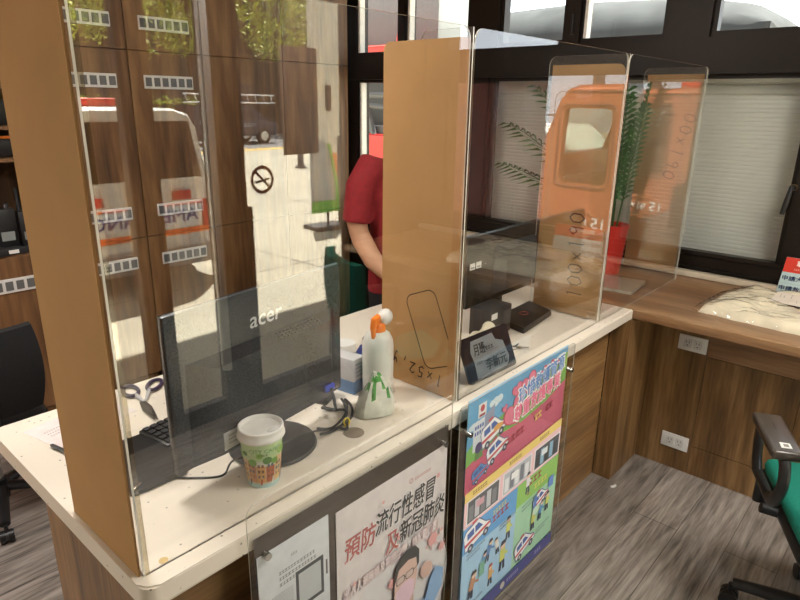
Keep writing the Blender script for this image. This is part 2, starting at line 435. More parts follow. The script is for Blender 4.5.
# shutters outside the window wall
def shutter(y0, y1, z0, z1, label):
    t = thing('roller_shutter', label, 'shutter', (XW+.19, (y0+y1)/2, z0), 0)
    w = (y1-y0)/2; s_ = MB(); n = int((z1-z0)/.021); prof = []
    for k in range(n):
        z = k*.021; prof += [(0, z), (-.0012, z+.003), (-.002, z+.010), (-.0012, z+.0175), (0, z+.0195), (.0015, z+.0203)]
    s_.loft([[(x, yy, z) for x, z in prof]+[(.012, yy, prof[-1][1]), (.012, yy, 0)] for yy in (-w, w)], SHUT)
    s_.build('slat_curtain', t, smooth=0)
    b = MB(); zt = z1-z0
    b.b2((-.03, -w, zt-.035), (.05, w, zt+.01), SHUT, .004); b.b2((-.02, -w, zt-.085), (.05, w, zt-.045), SHUT, .004); b.build('head_box', t)
    for q in (-1, 1): g = MB(); g.box((.009, q*(w+.004), zt/2), (.042, .032, zt), SHUT); g.build('guide_rail', t)
    gg = MB(); gg.b2((.0, -w-.02, -z0+GR), (.03, w+.02, .0), mat('grey concrete wall', (.3, .29, .27), .9)); gg.build('base_panel', t)
shutter(-.46, 1.40, .85, 1.80, 'grey slatted roller shutter outside the large lower window')
hc = thing('red_glare_blocker', 'dull red cabinet shape added in place of a red vehicle outside, blocking bright reflections', 'cabinet', (3.45, -1.33, GR))  # red vehicle stand-in, widened to keep bright outdoors out of the screen reflection
b = MB(); b.b2((0, -.83, .08), (.45, .83, 2.05), mat('dull red paint', (.20, .035, .03), .45), .012); b.build('case', hc)
for q in (-1, 1):
    b = MB(); b.box((-.006, q*.41, 1.06), (.014, .80, 1.85), MATS['dull red paint'], .004); o = b.build('cabinet_door', hc)
    b = MB(); b.tube([(-.014, q*.05, 1.0), (-.04, q*.05, 1.0), (-.04, q*.05, 1.15), (-.014, q*.05, 1.15)], .008, CHROME, 8); b.build('handle', o)
b = MB(); b.b2((.04, -.8, 0), (.4, .8, .08), DGREY); b.build('plinth', hc)

# ================================================================== LOCKERS along the back wall
VENT = mat('white vent frame', (.70, .69, .66), .45); SLOT = mat('dark vent slot', (.12, .12, .12), .6)
def locker(x0, x1, shelf, label, vents=True):
    t = thing('wooden_locker', label, 'locker', ((x0+x1)/2, YB-.42, 0), 0, 'timber lockers along the back wall'); w = x1-x0-.002; a, b = -w/2, w/2
    c = MB()
    for (p, q) in (((a, 0, 0), (a+.018, .42, 2.6)), ((b-.018, 0, 0), (b, .42, 2.6)), ((a, .40, 0), (b, .42, 2.6)), ((a, 0, .88), (b, .4, .9)), ((a, 0, 1.88), (b, .4, 1.90)), ((a, 0, 0), (b, .4, .05)), ((a, 0, 2.58), (b, .4, 2.6))):
        c.b2(p, q, LOCK)
    c.build('carcass', t)
    def door(z0, z1, vz):
        d = MB(); d.b2((a+.002, -.018, z0), (b-.002, 0, z1), LOCK, .002, 1); o = d.build('locker_door', t)
        if vents:
            for z in vz:
                vv = MB(); cx = 0
                vv.box((cx, -.022, z), (.29, .010, .07), VENT, .002, 1)
                for k in range(6): vv.box((cx-.145+.29*(k+.5)/6, -.0278, z), (.034, .003, .045), SLOT)
                vv.build('vent_grille', o)
    door(.06, .893, (.755,)); door(1.893, 2.58, (2.03,))
    if shelf:
        s_ = MB()
        for z in (1.36, 1.51, 1.70): s_.b2((a+.018, .01, z-.012), (b-.018, .4, z+.004), LOCK)
        s_.build('shelf', t)
    else: door(.897, 1.889, (1.04, 1.735))
locker(-.04, .40, True, 'timber locker with an open radio shelf, hidden mostly behind the left cardboard')
locker(.40, .84, True, 'timber locker with radios on its open shelf, beside the left cardboard edge')
locker(.84, 1.28, False, 'timber locker seen through the front screen, left of the two closed ones')
locker(1.28, 1.72, False, 'timber locker seen through the front screen, right of the two closed ones')
def cupboard(x0, x1, label):
    t = thing('timber_cupboard', label, 'cupboard', ((x0+x1)/2, YB-.42, 0), 0, 'plain timber cupboards'); a, b = -(x1-x0)/2+.001, (x1-x0)/2-.001
    c = MB(); c.b2((a, 0, 0), (b, .42, 2.6), LOCK); c.build('carcass', t)
    for z0, z1 in ((.06, .893), (.897, 1.889), (1.893, 2.58)):
        d = MB(); d.b2((a+.002, -.018, z0), (b-.002, 0, z1), LOCK, .002, 1); d.build('cupboard_door', t)
cupboard(1.72, 2.30, 'plain timber cupboard right of the vented lockers')
cupboard(2.30, 2.88, 'plain timber cupboard in the corner by the window wall')
cupboard(-1.28, -.66, 'plain timber cupboard by the truck bay doorway')
cupboard(-.66, -.04, 'plain timber cupboard left of the radio shelves')
# handheld radios on the open shelves
def radio(x, z, y=2.60, s=1.0, lean=0, label=''):
    t = thing('handheld_radio', label, 'radio', (x, y, z), lean, 'handheld radios on the open shelves')
    b = MB(); b.box((0, 0, .075*s), (.062*s, .038*s, .15*s), BLACK, .006); b.build('body', t)
    a = MB(); a.tube([(-.02*s, 0, .148*s), (-.02*s, 0, .235*s)], [.008*s, .005*s], BLACKM); a.build('antenna', t)
    k = MB(); k.cyl((.012*s, 0, .148*s), (.012*s, 0, .166*s), .008*s, DGREY); k.build('knob', t)
    l = MB(); l.box((0, -.0195*s, .06*s), (.04*s, .002, .03*s), mat('grey radio screen', (.25, .28, .27), .3)); l.build('screen', t)
    c = MB(); c.box((0, -.012*s, .012*s), (.078*s, .07*s, .024*s), BLACKM, .005); c.build('charger_base', t)
    w = MB(); w.box((0, -.0475*s, .012*s), (.03*s, .002, .012*s), WHITE); w.build('white_label', t)
rp = ['black handheld radio with aerial on the long shelf, nearest the left edge', 'black handheld radio with aerial on the long shelf beside the left cardboard',
      'black handheld radio on the long shelf just behind the cardboard edge', 'black handheld radio on the long shelf, further behind the cardboard']
for k, (x, sc) in enumerate(((.505, 1.2), (.60, 1.1), (.70, 1.0), (.785, .7))): radio(x, .90, 2.565, sc*1.35, 0, rp[k])
for k, x in enumerate((.47, .60, .72)): radio(x, 1.704, 2.59, .9, 0, ['small black radio on the highest open shelf at the picture edge', 'small black radio on the highest open shelf, second along', 'small black radio on the highest open shelf, third along'][k])
for k, x in enumerate((-.0, .12, .24)): radio(x, .90, 2.6, 1.1, 0, ['black radio at the far left end of the radio shelf', 'black radio second along in the left locker', 'black radio third along in the left locker'][k])
t = thing('charging_dock', 'black charging dock with an orange strip on the middle shelf', 'dock', (.60, 2.66, 1.364))
b = MB(); b.box((0, 0, .045), (.30, .16, .09), BLACK, .012); b.build('case', t)
b = MB(); b.box((0, -.074, .096), (.27, .03, .014), ORANGE, .005); b.build('orange_strip', t)
t = thing('black_charger', 'black desktop charger on the upper middle shelf', 'charger', (.58, 2.66, 1.514))
b = MB(); b.box((0, 0, .06), (.26, .16, .12), BLACK, .015); b.build('case', t)
b = MB(); b.box((-.03, -.081, .06), (.06, .003, .04), WHITE); b.build('white_label', t)

# ================================================================== RECEPTION COUNTER
CL, CD, TT = 2.159, .82, .045
rc = thing('reception_counter', 'walnut reception counter carrying the acrylic screens', 'counter', (0, 0, 0))
b = MB()
b.b2((.055, .085, .0), (1.765, .10, H-TT), WOODH); b.build('front_panel', rc)
b = MB(); b.b2((1.767, .083, 0), (2.14, .10, H-TT), WOODH); b.build('end_front_panel', rc)
b = MB(); b.b2((.035, .06, 0), (.055, .60, H-TT), WOODV); b.build('side_panel', rc)
b = MB(); b.b2((.06, .585, .0), (2.1, .6, H-TT), WOODH); b.build('rear_panel', rc)
wt = MB()
wt.prism(rrect(0, 0, CL, CD, (.03, 0, 0, .02)), lambda u, v, w: (u, v, w), H-TT, H, STONE)
bmesh.ops.bevel(wt.bm, geom=[e for e in wt.bm.edges if abs(e.verts[0].co.z-e.verts[1].co.z) < 1e-6], offset=.004, segments=2, affect='EDGES')
tag(wt.build('countertop', smooth=50), 'long cream speckled stone countertop under the screens', 'countertop')
# worktop along the window wall
ww = thing('window_worktop', 'walnut worktop and cabinet running along the window wall', 'worktop', (0, 0, 0))
b = MB(); b.b2((CL+.002, YF+.02, H-.042), (XW, .88, H-.001), WOODY, .003, 1); b.build('worktop', ww)
b = MB(); b.b2((2.142, -.004, 0), (2.455, .014, H-.044), WOODV); b.b2((2.142, .014, 0), (2.16, .08, H-.046), WOODV); b.build('corner_post', ww)
b = MB(); b.b2((2.445, -.247, .0), (2.46, -.006, H-.043), WOODV); b.build('fixed_panel', ww)
k = 0
for y0, y1 in ((-.62, -.2495), (-1.0, -.6225), (-1.66, -1.0025)):
    b = MB(); b.b2((2.445, y0, .595), (2.46, y1, H-.043), WOODY); b.build('drawer_front', ww)
    b = MB(); b.b2((2.445, y0, .146), (2.46, y1, .592), WOODV); b.build('cabinet_door', ww)
    b = MB(); b.b2((2.445, y0, .0), (2.46, y1, .143), WOODV); b.build('plinth', ww)
def socket(y, z, label):
    t = thing('power_socket', label, 'socket', (2.445, y, z), 0, 'power sockets on the walnut panel')
    b = MB(); b.box((-.004, 0, 0), (.008, .122, .072), WHITE, .003); b.build('cover_plate', t)
    for dy in (-.021, .021):
        o = MB(); o.box((-.0085, dy, 0), (.002, .034, .040), mat('socket insert', (.66, .65, .62), .4), .0008, 1)
        for dz, yy in ((.006, -.006), (.006, .006)): o.box((-.0097, dy+yy, dz), (.001, .002, .010), BLACK)
        o.cyl((-.0097, dy, -.009), (-.0092, dy, -.009), .0028, BLACK, seg=10)
        o.build('outlet', t)
socket(-.184, .639, 'white double power socket just under the worktop edge')
socket(-.177, .143, 'white double power socket low down near the floor')
tag((MB().tube([(2.085, -.035, .004), (2.098, -.045, .004), (2.112, -.046, .004)], .006, PAPER, 6)).build('paper_scrap'), 'tiny white scrap of paper on the floor by the post', 'scrap')

# ================================================================== ACRYLIC SCREENS
ZT = 1.825
def pane_front(x0, x1, r, th=.004):
    m_ = MB(); m_.prism(rrect(x0, 0, x1, ZT-H-.0005, r), lambda u, v, w: (u, w, v), 0, th, ACR, EDGE); return m_
def pane_side(y0, y1, r, th=.004):
    m_ = MB(); m_.prism(rrect(y0, 0, y1, ZT-H-.0005, r), lambda u, v, w: (w, u, v), 0, th, ACR, EDGE); return m_
def board_side(y0, y1, z0, z1, th, r, writing=None, tape=False):
    c_ = MB(); c_.prism(rrect(y0, z0, y1, z1, r), lambda u, v, w: (w, u, v), 0, th, CARD)
    fl = Flat(c_, lambda u, v, w: (-w, -u, v), .0003)   # seen from the -x side; u grows to the right
    if tape: tape(fl)
    if writing: writing(fl)
    return c_
u1 = thing('acrylic_screen', 'large clear acrylic screen with a dark cardboard side at the left end of the counter', 'screen', (.017, YV, H), 0, 'acrylic screens on the counter')
pane_front(.004, .93, (0, 0, .03, .0)).build('front_panel', u1)
pane_side(.0, .29, (0, 0, .03, .0)).build('side_panel', u1)
c = board_side(.006, .284, 0, ZT-H+.03, .005, (.0, 0, .03, .005)); c.build('cardboard_sheet', u1, (-.0065, 0, 0))
def s2(x, label):
    return thing('acrylic_screen', label, 'screen', (x, YV, H), 0, 'acrylic screens on the counter')
def strip(t):
    c_ = MB(); c_.b2((.0042, -.0005, .0), (.0125, .0085, ZT-H-.035), clear('cemented acrylic corner', .16, (.80, .76, .66))); c_.build('corner_strip', t)
strip(u1)
u2 = s2(.955, 'middle clear acrylic screen with a plain cardboard side bearing a pen outline')
pane_front(.012, .94, (0, 0, .03, .03)).build('front_panel', u2)
pane_side(.0, .165, (0, 0, .03, 0)).build('side_panel', u2)
def wr2(fl):
    pts = rrect(-.245, .0, -.13, .225, .025, 5)
    ca, sa = math.cos(.40), math.sin(.40)
    cx, cy = -.1, .195
    P_ = [((u+.19)*ca-(v-.11)*sa+cx, (u+.19)*sa+(v-.11)*ca+cy) for u, v in pts]
    fl.line(P_+P_[:1], .0032, '#3a2a1c')
    scrawl(fl, '1x52,y6', -.045, .066, .036, .0034, rot=PI-.12, adv=.95)
c = board_side(.008, .288, .004, ZT-H-.022, .005, (.0, .0, .022, .012), wr2); c.build('cardboard_sheet', u2, (-.0065, 0, 0))
c = MB(); c.b2((-.0085, .003, .004), (-.0064, .03, ZT-H-.026), mat('brown tape edge', '#a97b48', .3)); c.build('tape_edge', u2)
u3 = s2(1.90, 'clear acrylic screen at the window end with 100x190 written on its cardboard side')
pane_front(.006, .895, (0, 0, .03, .03)).build('front_panel', u3)
pane_side(.0, .31, (0, 0, .03, 0)).build('side_panel', u3)
strip(u2)
def wr3(fl):
    scrawl(fl, '100x190', -.085, .075, .062, .0042, rot=PI/2+.06, adv=.82)
def tp3(fl):
    fl.rect(-.295, .20, -.012, .255, CARDTAPE)
c = board_side(.012, .298, .004, ZT-H-.032, .004, (.0, .0, .0, .03), wr3, tp3); c.build('cardboard_sheet', u3, (.0055, 0, 0))
u4 = s2(2.80, 'end side of acrylic with a tall cardboard sheet standing on the worktop by the window')
pane_side(.0, .29, (0, 0, .03, .015)).build('side_panel', u4)
strip(u3)
def wr4(fl):
    scrawl(fl, '00x190', -.075, .80, .058, .0042, rot=-PI/2-.22, adv=.95)
c = board_side(.015, .275, .03, ZT-H-.03, .004, 0, wr4); c.build('cardboard_sheet', u4, (.0055, 0, 0))

# ================================================================== POSTER HOLDERS on the counter front
def holder(x0, x1, z0, z1, y, label, rad):
    t = thing('poster_holder', label, 'poster holder', (x0, y, z0), 0, 'acrylic poster holders on the counter front')
    w, h_ = x1-x0, z1-z0
    m_ = MB(); m_.prism(rrect(0, 0, w, h_, rad), lambda u, v, q: (u, -q, v), .0, .003, ACR2, EDGE); m_.build('acrylic_cover', t)
    return t, w, h_
def standoff(t, x, z, depth):
    s_ = MB(); s_.cyl((x, depth, z), (x, -.012, z), .0085, CHROME, seg=20); s_.build('standoff', t)
BY = -.012
h1, w_, hh = holder(.203, .868, .12, .90, BY, 'acrylic poster holder carrying a white notice and the flu prevention poster', (.01, .03, .01, .03))
b = MB(); b.b2((.018, .004, .0), (w_-.006, .0055, hh-.09), mat('dark backing film', (.085, .065, .055), .5)); b.build('backing_sheet', h1)
for x, z in ((.04, .645), (.632, .645), (.04, .03), (.632, .03)): standoff(h1, x, z, .095)
# white notice
n = MB(); nx0, nx1, nz0, nz1 = .02, .213, .22, .645
n.b2((nx0, .001, nz0), (nx1, .003, nz1), mat('white notice paper', (.74, .76, .80), .6))
f = Flat(n, lambda u, v, w: (u, .001-w, v), .00015)
f.greek(nx0+.085, nz1-.045, .03, .006, '#8a8a90', 1, seed=3)
f.greek(nx0+.052, nz1-.075, .10, .008, '#77777c', 3, 1.9, seed=4)
f.rect(nx0+.095, nz1-.2, nx0+.175, nz1-.095, '#55585c'); f.rect(nx0+.103, nz1-.19, nx0+.167, nz1-.105, '#c9ccd0')
f.greek(nx0+.03, nz1-.125, .058, .004, '#9a9aa0', 10, 1.7, seed=5); f.rect(nx0+.182, nz1-.155, nx0+.187, nz1-.115, '#66666a')
f.greek(nx0+.03, nz1-.225, .14, .005, '#9a9aa0', 4, 2.2, seed=6)
n.build('white_notice', h1, smooth=0)
# flu poster
HAZE = .08
n = MB(); px0, px1, pz0, pz1 = .236, .653, .04, .635
n.b2((px0, .001, pz0), (px1, .003, pz1), mat('pale pink poster paper', (.80, .74, .75), .5))
f = Flat(n, lambda u, v, w: (px0+u, .001-w, pz0+v), .00012); W, V = px1-px0, pz1-pz0
f.disc(.24, .18, .2, '#e9e4e8', .2, 30)
f.disc(.265, V-.045, .008, '#c98f94'); f.disc(.265, V-.045, .005, '#e6d4d8'); f.greek(.28, V-.05, .1, .008, '#c9737a', 1, seed=8)
for x, y, tx, c_, wd in ((.022, V-.148, '預防', '#c0544e', .105), (.128, V-.132, '流行性感冒', '#2b2628', .232), (.165, V-.212, '及', '#c0544e', .05), (.217, V-.205, '新冠肺炎', '#2b2628', .19)):
    f.text(x, y-.008, .066 if len(tx) > 2 or tx == '預防' else .062, tx, '#f4eef0', wd+.002, 0, .10, .05)
    f.text(x, y-.008, .066 if len(tx) > 2 or tx == '預防' else .062, tx, c_, wd, 0, .10, .018)
f.text(.018, V-.262, .034, '出入人潮擁擠及密閉空間・請配戴口罩！', '#b88f90', .365, .02, 0, .045)
f.text(.018, V-.262, .034, '出入人潮擁擠及密閉空間・請配戴口罩！', '#f6f0f0', .365, .02, 0, 0)
rd = random.Random(4)
for (x, y, r) in ((.36, .315, .02), (.19, .275, .014), (.10, .19, .034), (.40, .27, .012), (.37, .52, .007), (.05, .37, .006), (.03, .24, .006), (.15, .55, .005), (.395, .33, .006), (.21, .41, .006), (.02, .45, .004)):
    f.disc(x, y, r, '#dd9a96', r*1.05, 14)
    if r > .01:
        for k in range(7):
            a = k*.9+x*20; f.line([(x+r*.8*math.cos(a), y+r*.8*math.sin(a)), (x+r*1.5*math.cos(a), y+r*1.5*math.sin(a))], r*.18, '#dd9a96'); f.disc(x+r*1.55*math.cos(a), y+r*1.55*math.sin(a), r*.17, '#dd9a96', n=8)
# masked man: shirt, arms, neck, head, mask, glasses, hair
f.poly([(.12, .0), (.13, .07), (.165, .125), (.205, .15), (.275, .15), (.33, .13), (.375, .09), (.405, .0)], '#6f9fd0')
f.poly([(.375, .09), (.408, .13), (.41, .19), (.375, .215), (.35, .19), (.33, .13)], '#7aa8d6')
f.poly([(.345, .205), (.36, .225), (.35, .25), (.325, .262), (.305, .25), (.305, .225), (.325, .205)], '#c9a394')
f.poly([(.13, .07), (.10, .10), (.13, .16), (.16, .15)], '#7aa8d6'); f.poly([(.115, .14), (.14, .2), (.17, .215), (.18, .19), (.15, .15)], '#c9a394')
f.poly([(.215, .14), (.24, .11), (.275, .15), (.275, .19), (.22, .19)], '#c29a8a')
f.poly([(.20, .16), (.24, .1), (.255, .13), (.225, .17)], '#8fb6de'); f.poly([(.29, .155), (.255, .105), (.25, .13), (.27, .16)], '#8fb6de')
f.poly([(.195, .22), (.2, .19), (.225, .165), (.255, .168), (.28, .2), (.288, .25), (.285, .30), (.255, .33), (.215, .325), (.197, .29)], '#d3ad9d')
f.poly([(.19, .255), (.197, .30), (.205, .325), (.24, .352), (.275, .348), (.295, .325), (.296, .28), (.288, .27), (.283, .305), (.25, .315), (.212, .305), (.203, .28)], '#33302f')
f.poly([(.2, .235), (.225, .25), (.255, .25), (.278, .235), (.275, .195), (.25, .168), (.225, .168), (.203, .195)], '#d8b4c6')
for cx in (.219, .256): f.poly(rrect(cx-.017, .255, cx+.017, .279, .006, 3), '#4d4543'); f.poly(rrect(cx-.014, .2575, cx+.014, .2765, .005, 3), '#c9b0a6')
f.line([(.236, .269), (.239, .269)], .003, '#4d4543'); f.line([(.274, .27), (.289, .275)], .003, '#4d4543')
n.build('flu_poster', h1, smooth=0)

HAZE = .10
h2, w_, hh = holder(.874, 1.548, .035, .865, -.035, 'acrylic poster holder with the bright ambulance poster, nearest the window wall', (.008, .008, .02, .008))
b = MB(); b.b2((.006, .004, .02), (w_-.05, .0055, hh-.08), mat('dark backing film', (.085, .065, .055), .5)); b.build('backing_sheet', h2)
for x, z in ((.045, .732), (.652, .732), (.045, .03), (.63, .03)): standoff(h2, x, z, .118)
n = MB(); px0, px1, pz0, pz1 = .042, .626, .028, .832
n.b2((px0, .001, pz0), (px1, .003, pz1), ink('#8fcdf0'))
f = Flat(n, lambda u, v, w: (px0+u, .001-w, pz0+v), .00008); W, V = px1-px0, pz1-pz0
def cloud(x, y, r): 
    for dx, dy, k in ((0, 0, 1), (r*1.1, .2*r, .8), (-r, .0, .7)): f.disc(x+dx, y+dy, r*k, '#dff1fb', r*k*.8, 12)
f.rect(0, V*.80, W, V, '#56b4ea'); cloud(.14, V-.05, .02); cloud(.53, V-.03, .015); cloud(.03, V-.09, .015)
f.poly([(0, V*.62), (0, V*.80), (.06, V*.84), (.16, V*.86), (.25, V*.88), (.34, V*.88), (.45, V*.93), (.56, V*.97), (W, V*.97), (W, V*.6)], '#7fcb3f')
f.poly([(.2, V*.85), (.34, V*.865), (.46, V*.91), (W, V*.95), (W, V*.9), (.3, V*.8)], '#b4dd55')
f.poly([(0, V*.62), (0, V*.735), (.09, V*.765), (.18, V*.785), (.3, V*.775), (.45, V*.795), (W, V*.84), (W, V*.62)], '#e8527f')
# hospital
f.poly([(.03, V*.78), (.03, V*.90), (.085, V*.905), (.085, V*.785)], '#e6eef7'); f.poly([(.085, V*.785), (.085, V*.905), (.135, V*.935), (.135, V*.80)], '#9aa7c9')
f.rect(.05, V*.91, .09, V*.965, '#f4f4f4'); f.disc(.07, V*.945, .011, '#d42a3a'); f.rect(.055, V*.913, .085, V*.923, '#b02a3a')
for r_ in range(2):
    for k in range(4): f.rect(.036+k*.012, V*(.845+r_*.025), .044+k*.012, V*(.86+r_*.025), '#3a62b8')
f.poly([(.04, V*.74), (.05, V*.80), (.075, V*.80), (.085, V*.745)], '#5d8f3a'); f.disc(.06, V*.79, .018, '#4a3a78')
# vehicles drawn on the poster
def amb(x, y, s, body='#f2f4f8', hood=None, rot=.18):
    c_, n_ = math.cos(rot), math.sin(rot); R_ = lambda a, b: (x+(a*c_-b*n_)*s, y+(a*n_+b*c_)*s)
    f.poly([R_(*p) for p in ((-.55, -.2), (-.55, .28), (-.42, .42), (.15, .44), (.4, .12), (.58, .02), (.6, -.2))], '#5a6aa0')
    f.poly([R_(*p) for p in ((-.52, -.17), (-.52, .27), (-.4, .39), (.13, .41), (.38, .10), (.55, .0), (.57, -.17))], body)
    f.poly([R_(*p) for p in ((-.4, .12), (-.38, .30), (.1, .31), (.26, .10))], '#2f5fb5')
    f.poly([R_(*p) for p in ((-.12, .11), (-.10, .31), (-.05, .31), (-.07, .1))], body)
    f.poly([R_(*p) for p in ((-.52, -.04), (-.52, .05), (.54, .0), (.56, -.08))], '#d8343c')
    f.poly([R_(*p) for p in ((-.15, .42), (-.15, .5), (.05, .5), (.07, .42))], '#d8343c')
    if hood: f.poly([R_(*p) for p in ((.05, .12), (.25, .12), (.5, .0), (.3, -.1), (.0, .0))], hood)
    for k in (-.32, .34): f.disc(*R_(k, -.2), .12*s, '#3a3f55'); f.disc(*R_(k, -.2), .05*s, '#c9cede')
amb(.135, V*.815, .115, '#f2f4f8', '#f0a820', .25); amb(.165, V*.725, .105, rot=.3); amb(.075, V*.675, .075, '#3f8fd6', rot=.3)
def heart(x, y, s, rot=.3, col='#ee6f93', rim='#d33c62'):
    for cc, k in ((rim, 1.12), (col, 1)):
        f.poly([(x+(16*math.sin(t)**3*math.cos(rot)-(13*math.cos(t)-5*math.cos(2*t)-2*math.cos(3*t)-math.cos(4*t))*math.sin(rot))*s/32*k, y+(16*math.sin(t)**3*math.sin(rot)+(13*math.cos(t)-5*math.cos(2*t)-2*math.cos(3*t)-math.cos(4*t))*math.cos(rot))*s/32*k) for t in (2*PI*k_/28 for k_ in range(28))], cc)
heart(.255, V*.935, .05); heart(.19, V*.885, .028); heart(.325, V*.93, .085); heart(.25, V*.845, .11, .5)
for x, y, s in ((.43, .955, .03), (.475, .965, .025), (.51, .955, .03), (.545, .965, .022), (.40, .945, .02)): heart(x, V*y, s, -.1, '#e8435f')
# title
for tx, x, y, w2, c2, bg in (('珍惜救護資源', .265, .862, .30, '#2f86d8', '#ffffff'), ('尊重救護專業', .245, .79, .30, '#e8487e', '#ffffff')):
    f.text(x, V*y, .062, tx, bg, w2, .11, .04, .05); f.text(x+.004, V*y+.003, .056, tx, c2, w2-.008, .11, .04, .022)
f.greek(.215, V*.715, .15, .024, '#b3202f', 1, rot=.10, seed=11); f.greek(.38, V*.738, .06, .024, '#f2d43a', 1, rot=.1, seed=13); f.greek(.455, V*.748, .09, .024, '#b3202f', 1, rot=.1, seed=12)
# strip of photographs
f.rect(0, V*.475, W, V*.625, '#f6c7cf'); f.poly([(0, V*.59), (0, V*.63), (W, V*.655), (W, V*.615)], '#f2d24a')
f.greek(.04, V*.605, .1, .012, '#8a5a20', 1, rot=.02, seed=21); f.greek(.24, V*.612, .1, .012, '#8a5a20', 1, rot=.02, seed=22); f.greek(.43, V*.62, .1, .012, '#8a5a20', 1, rot=.02, seed=23)
for k, x in enumerate((.012, .207, .402)):
    f.rect(x, V*.485, x+.178, V*.59, '#efe9ec'); f.rect(x+.006, V*.49, x+.172, V*.585, ('#55585f', '#b9bfca', '#4d4f58')[k])
    for q in range(5):
        f.rect(x+.012+q*.031, V*.497, x+.036+q*.031, V*(.56+.012*(q % 2)), ('#7d8088', '#e5e8ee', '#2f3138')[k] if q % 2 == 0 else ('#c5c8d0', '#6f7684', '#83b8d6')[k])
    f.rect(x+.05, V*.535, x+.09, V*.565, ('#d9a0b0', '#f1f3f6', '#dfe7ee')[k])
# lower halves
f.rect(0, V*.06, W*.52, V*.475, '#9fd2f4'); f.rect(W*.52, V*.06, W, V*.475, '#a4e0b4')
f.rect(0, V*.36, W*.52, V*.475, '#49a6ea'); f.rect(W*.52, V*.365, W, V*.475, '#8ccf3f')
amb(.075, V*.41, .125, rot=.2); f.greek(.16, V*.435, .11, .016, '#e9e24a', 1, rot=.08, seed=31); f.greek(.16, V*.40, .13, .024, '#c22a3a', 1, rot=.08, seed=32)
f.greek(.38, V*.43, .13, .026, '#b4202f', 1, rot=.04, seed=33); f.greek(.37, V*.39, .04, .02, '#b4202f', 1, rot=.04, seed=34); f.greek(.42, V*.39, .13, .02, '#f0e03a', 1, rot=.04, seed=35)
def fig(x, y, s, top='#d8e04a', hair_='#2d3350', leg='#2f3a58', lean=0):
    f.line([(x-.1*s, y), (x-.05*s+lean*s*.3, y+.4*s)], .13*s, leg); f.line([(x+.12*s, y), (x+.07*s+lean*s*.3, y+.4*s)], .13*s, leg)
    f.line([(x+lean*s*.3, y+.42*s), (x+lean*s*.7, y+.72*s)], .3*s, top); f.line([(x+lean*s*.6, y+.66*s), (x+(.28+lean)*s, y+.5*s)], .1*s, top)
    f.disc(x+lean*s, y+.92*s, .15*s, '#f0c9a8', n=12); f.poly([(x+lean*s-.17*s, y+.93*s), (x+lean*s-.1*s, y+1.1*s), (x+lean*s+.1*s, y+1.1*s), (x+lean*s+.17*s, y+.95*s)], hair_)
fig(.37, V*.405, .075, '#e8e8ea'); fig(.26, V*.255, .08); fig(.235, V*.12, .105); fig(.165, V*.10, .075, '#e8b04a', '#b5543a'); fig(.11, V*.2, .07, '#4f9fd8', '#20304a', lean=.25)
fig(.2, V*.23, .06, '#e8e6e0', '#3a3a3a', lean=-.2); fig(.135, V*.235, .07, '#4f86c8', '#20304a', lean=.3)
fig(.05, V*.125, .09, '#c98a5a', '#3a2d2a', lean=.2); f.rect(.095, V*.19, .125, V*.255, '#6fb89a')
for x, y, s_ in ((.02, .345, 41), (.2, .35, 42), (.02, .09, 43), (.34, .345, 44), (.455, .15, 45)): f.greek(x, V*y, .10, .007, '#52708a', 2, 2, rot=.05, seed=s_)
amb(.38, V*.13, .115, rot=.3); amb(.47, V*.31, .095, rot=.3); f.rect(.42, V*.285, .44, V*.35, '#4a7fd0'); f.rect(.52, V*.335, .555, V*.39, '#5a90e0')
fig(.425, V*.185, .075); fig(.47, V*.205, .07, '#4f9fd8', lean=.2); fig(.52, V*.225, .07); f.disc(.44, V*.275, .025, '#c9efcf', .017); 
f.rect(0, 0, W, V*.06, '#3b3f92'); f.greek(.03, V*.022, .13, .016, '#c9cdf0', 1, seed=51); f.greek(.27, V*.025, .12, .012, '#a9aee0', 1, seed=52); f.disc(.245, V*.03, .014, '#d8d0b0'); f.greek(.46, V*.022, .07, .014, '#a9aee0', 1, seed=53)
n.build('ambulance_poster', h2, smooth=0)

HAZE = 0
# ================================================================== THINGS ON THE COUNTER
MONB = mat('textured black monitor shell', (.036, .040, .046), .25, var=.6, scale=420, bump=.15)
mo = thing('computer_monitor', 'large black monitor seen from behind, with a pale maker name, behind the left screen', 'monitor', (.453, .232, H), .136)
b = MB(); b.lathe([(.0, 0), (.105, 0), (.109, .004), (.105, .011), (.05, .016), (0, .016)], BLACK, 48); b.build('foot', mo)
b = MB(); b.prism(rrect(-.03, .012, .03, .2, .004), lambda u, v, w: (u, w, v), -.012, .02, BLACK); b.build('neck', mo)
b = MB(); b.box((0, .012, .235), (.548, .022, .36), MONB, .007); b.build('screen_shell', mo)
b = MB(); b.box((0, .0245, .238), (.53, .003, .33), mat('dark screen glass', (.01, .01, .012), .1)); b.build('display', mo)
b = MB()
def rg(x0, x1, z0, z1, y): return [(x0, y, z0), (x1, y, z0), (x1, y, z1), (x0, y, z1)]
b.loft([rg(-.235, .235, .058, .30, .002), rg(-.18, .19, .075, .283, -.034)], MONB)
for k in range(9): b.box((-.212+.0045*k, -.0155-.004*(k-4)*.9, .18), (.0018, .004, .16), BLACKM)
for k in range(12):
    for r_ in range(3): b.box((.02+k*.0125, -.012-r_*.0075, .296-r_*.0045), (.008, .004, .003), BLACKM)
b.build('rear_housing', mo)
b = MB(); f = Flat(b, lambda u, v, w: (u, .0008-w, v)); f.text(-.052, .325, .026, 'acer', ink('#c9ccd0'), .1, 0, .12, .02); b.build('maker_name', mo, smooth=0)['label'] = 'pale grey lettering'
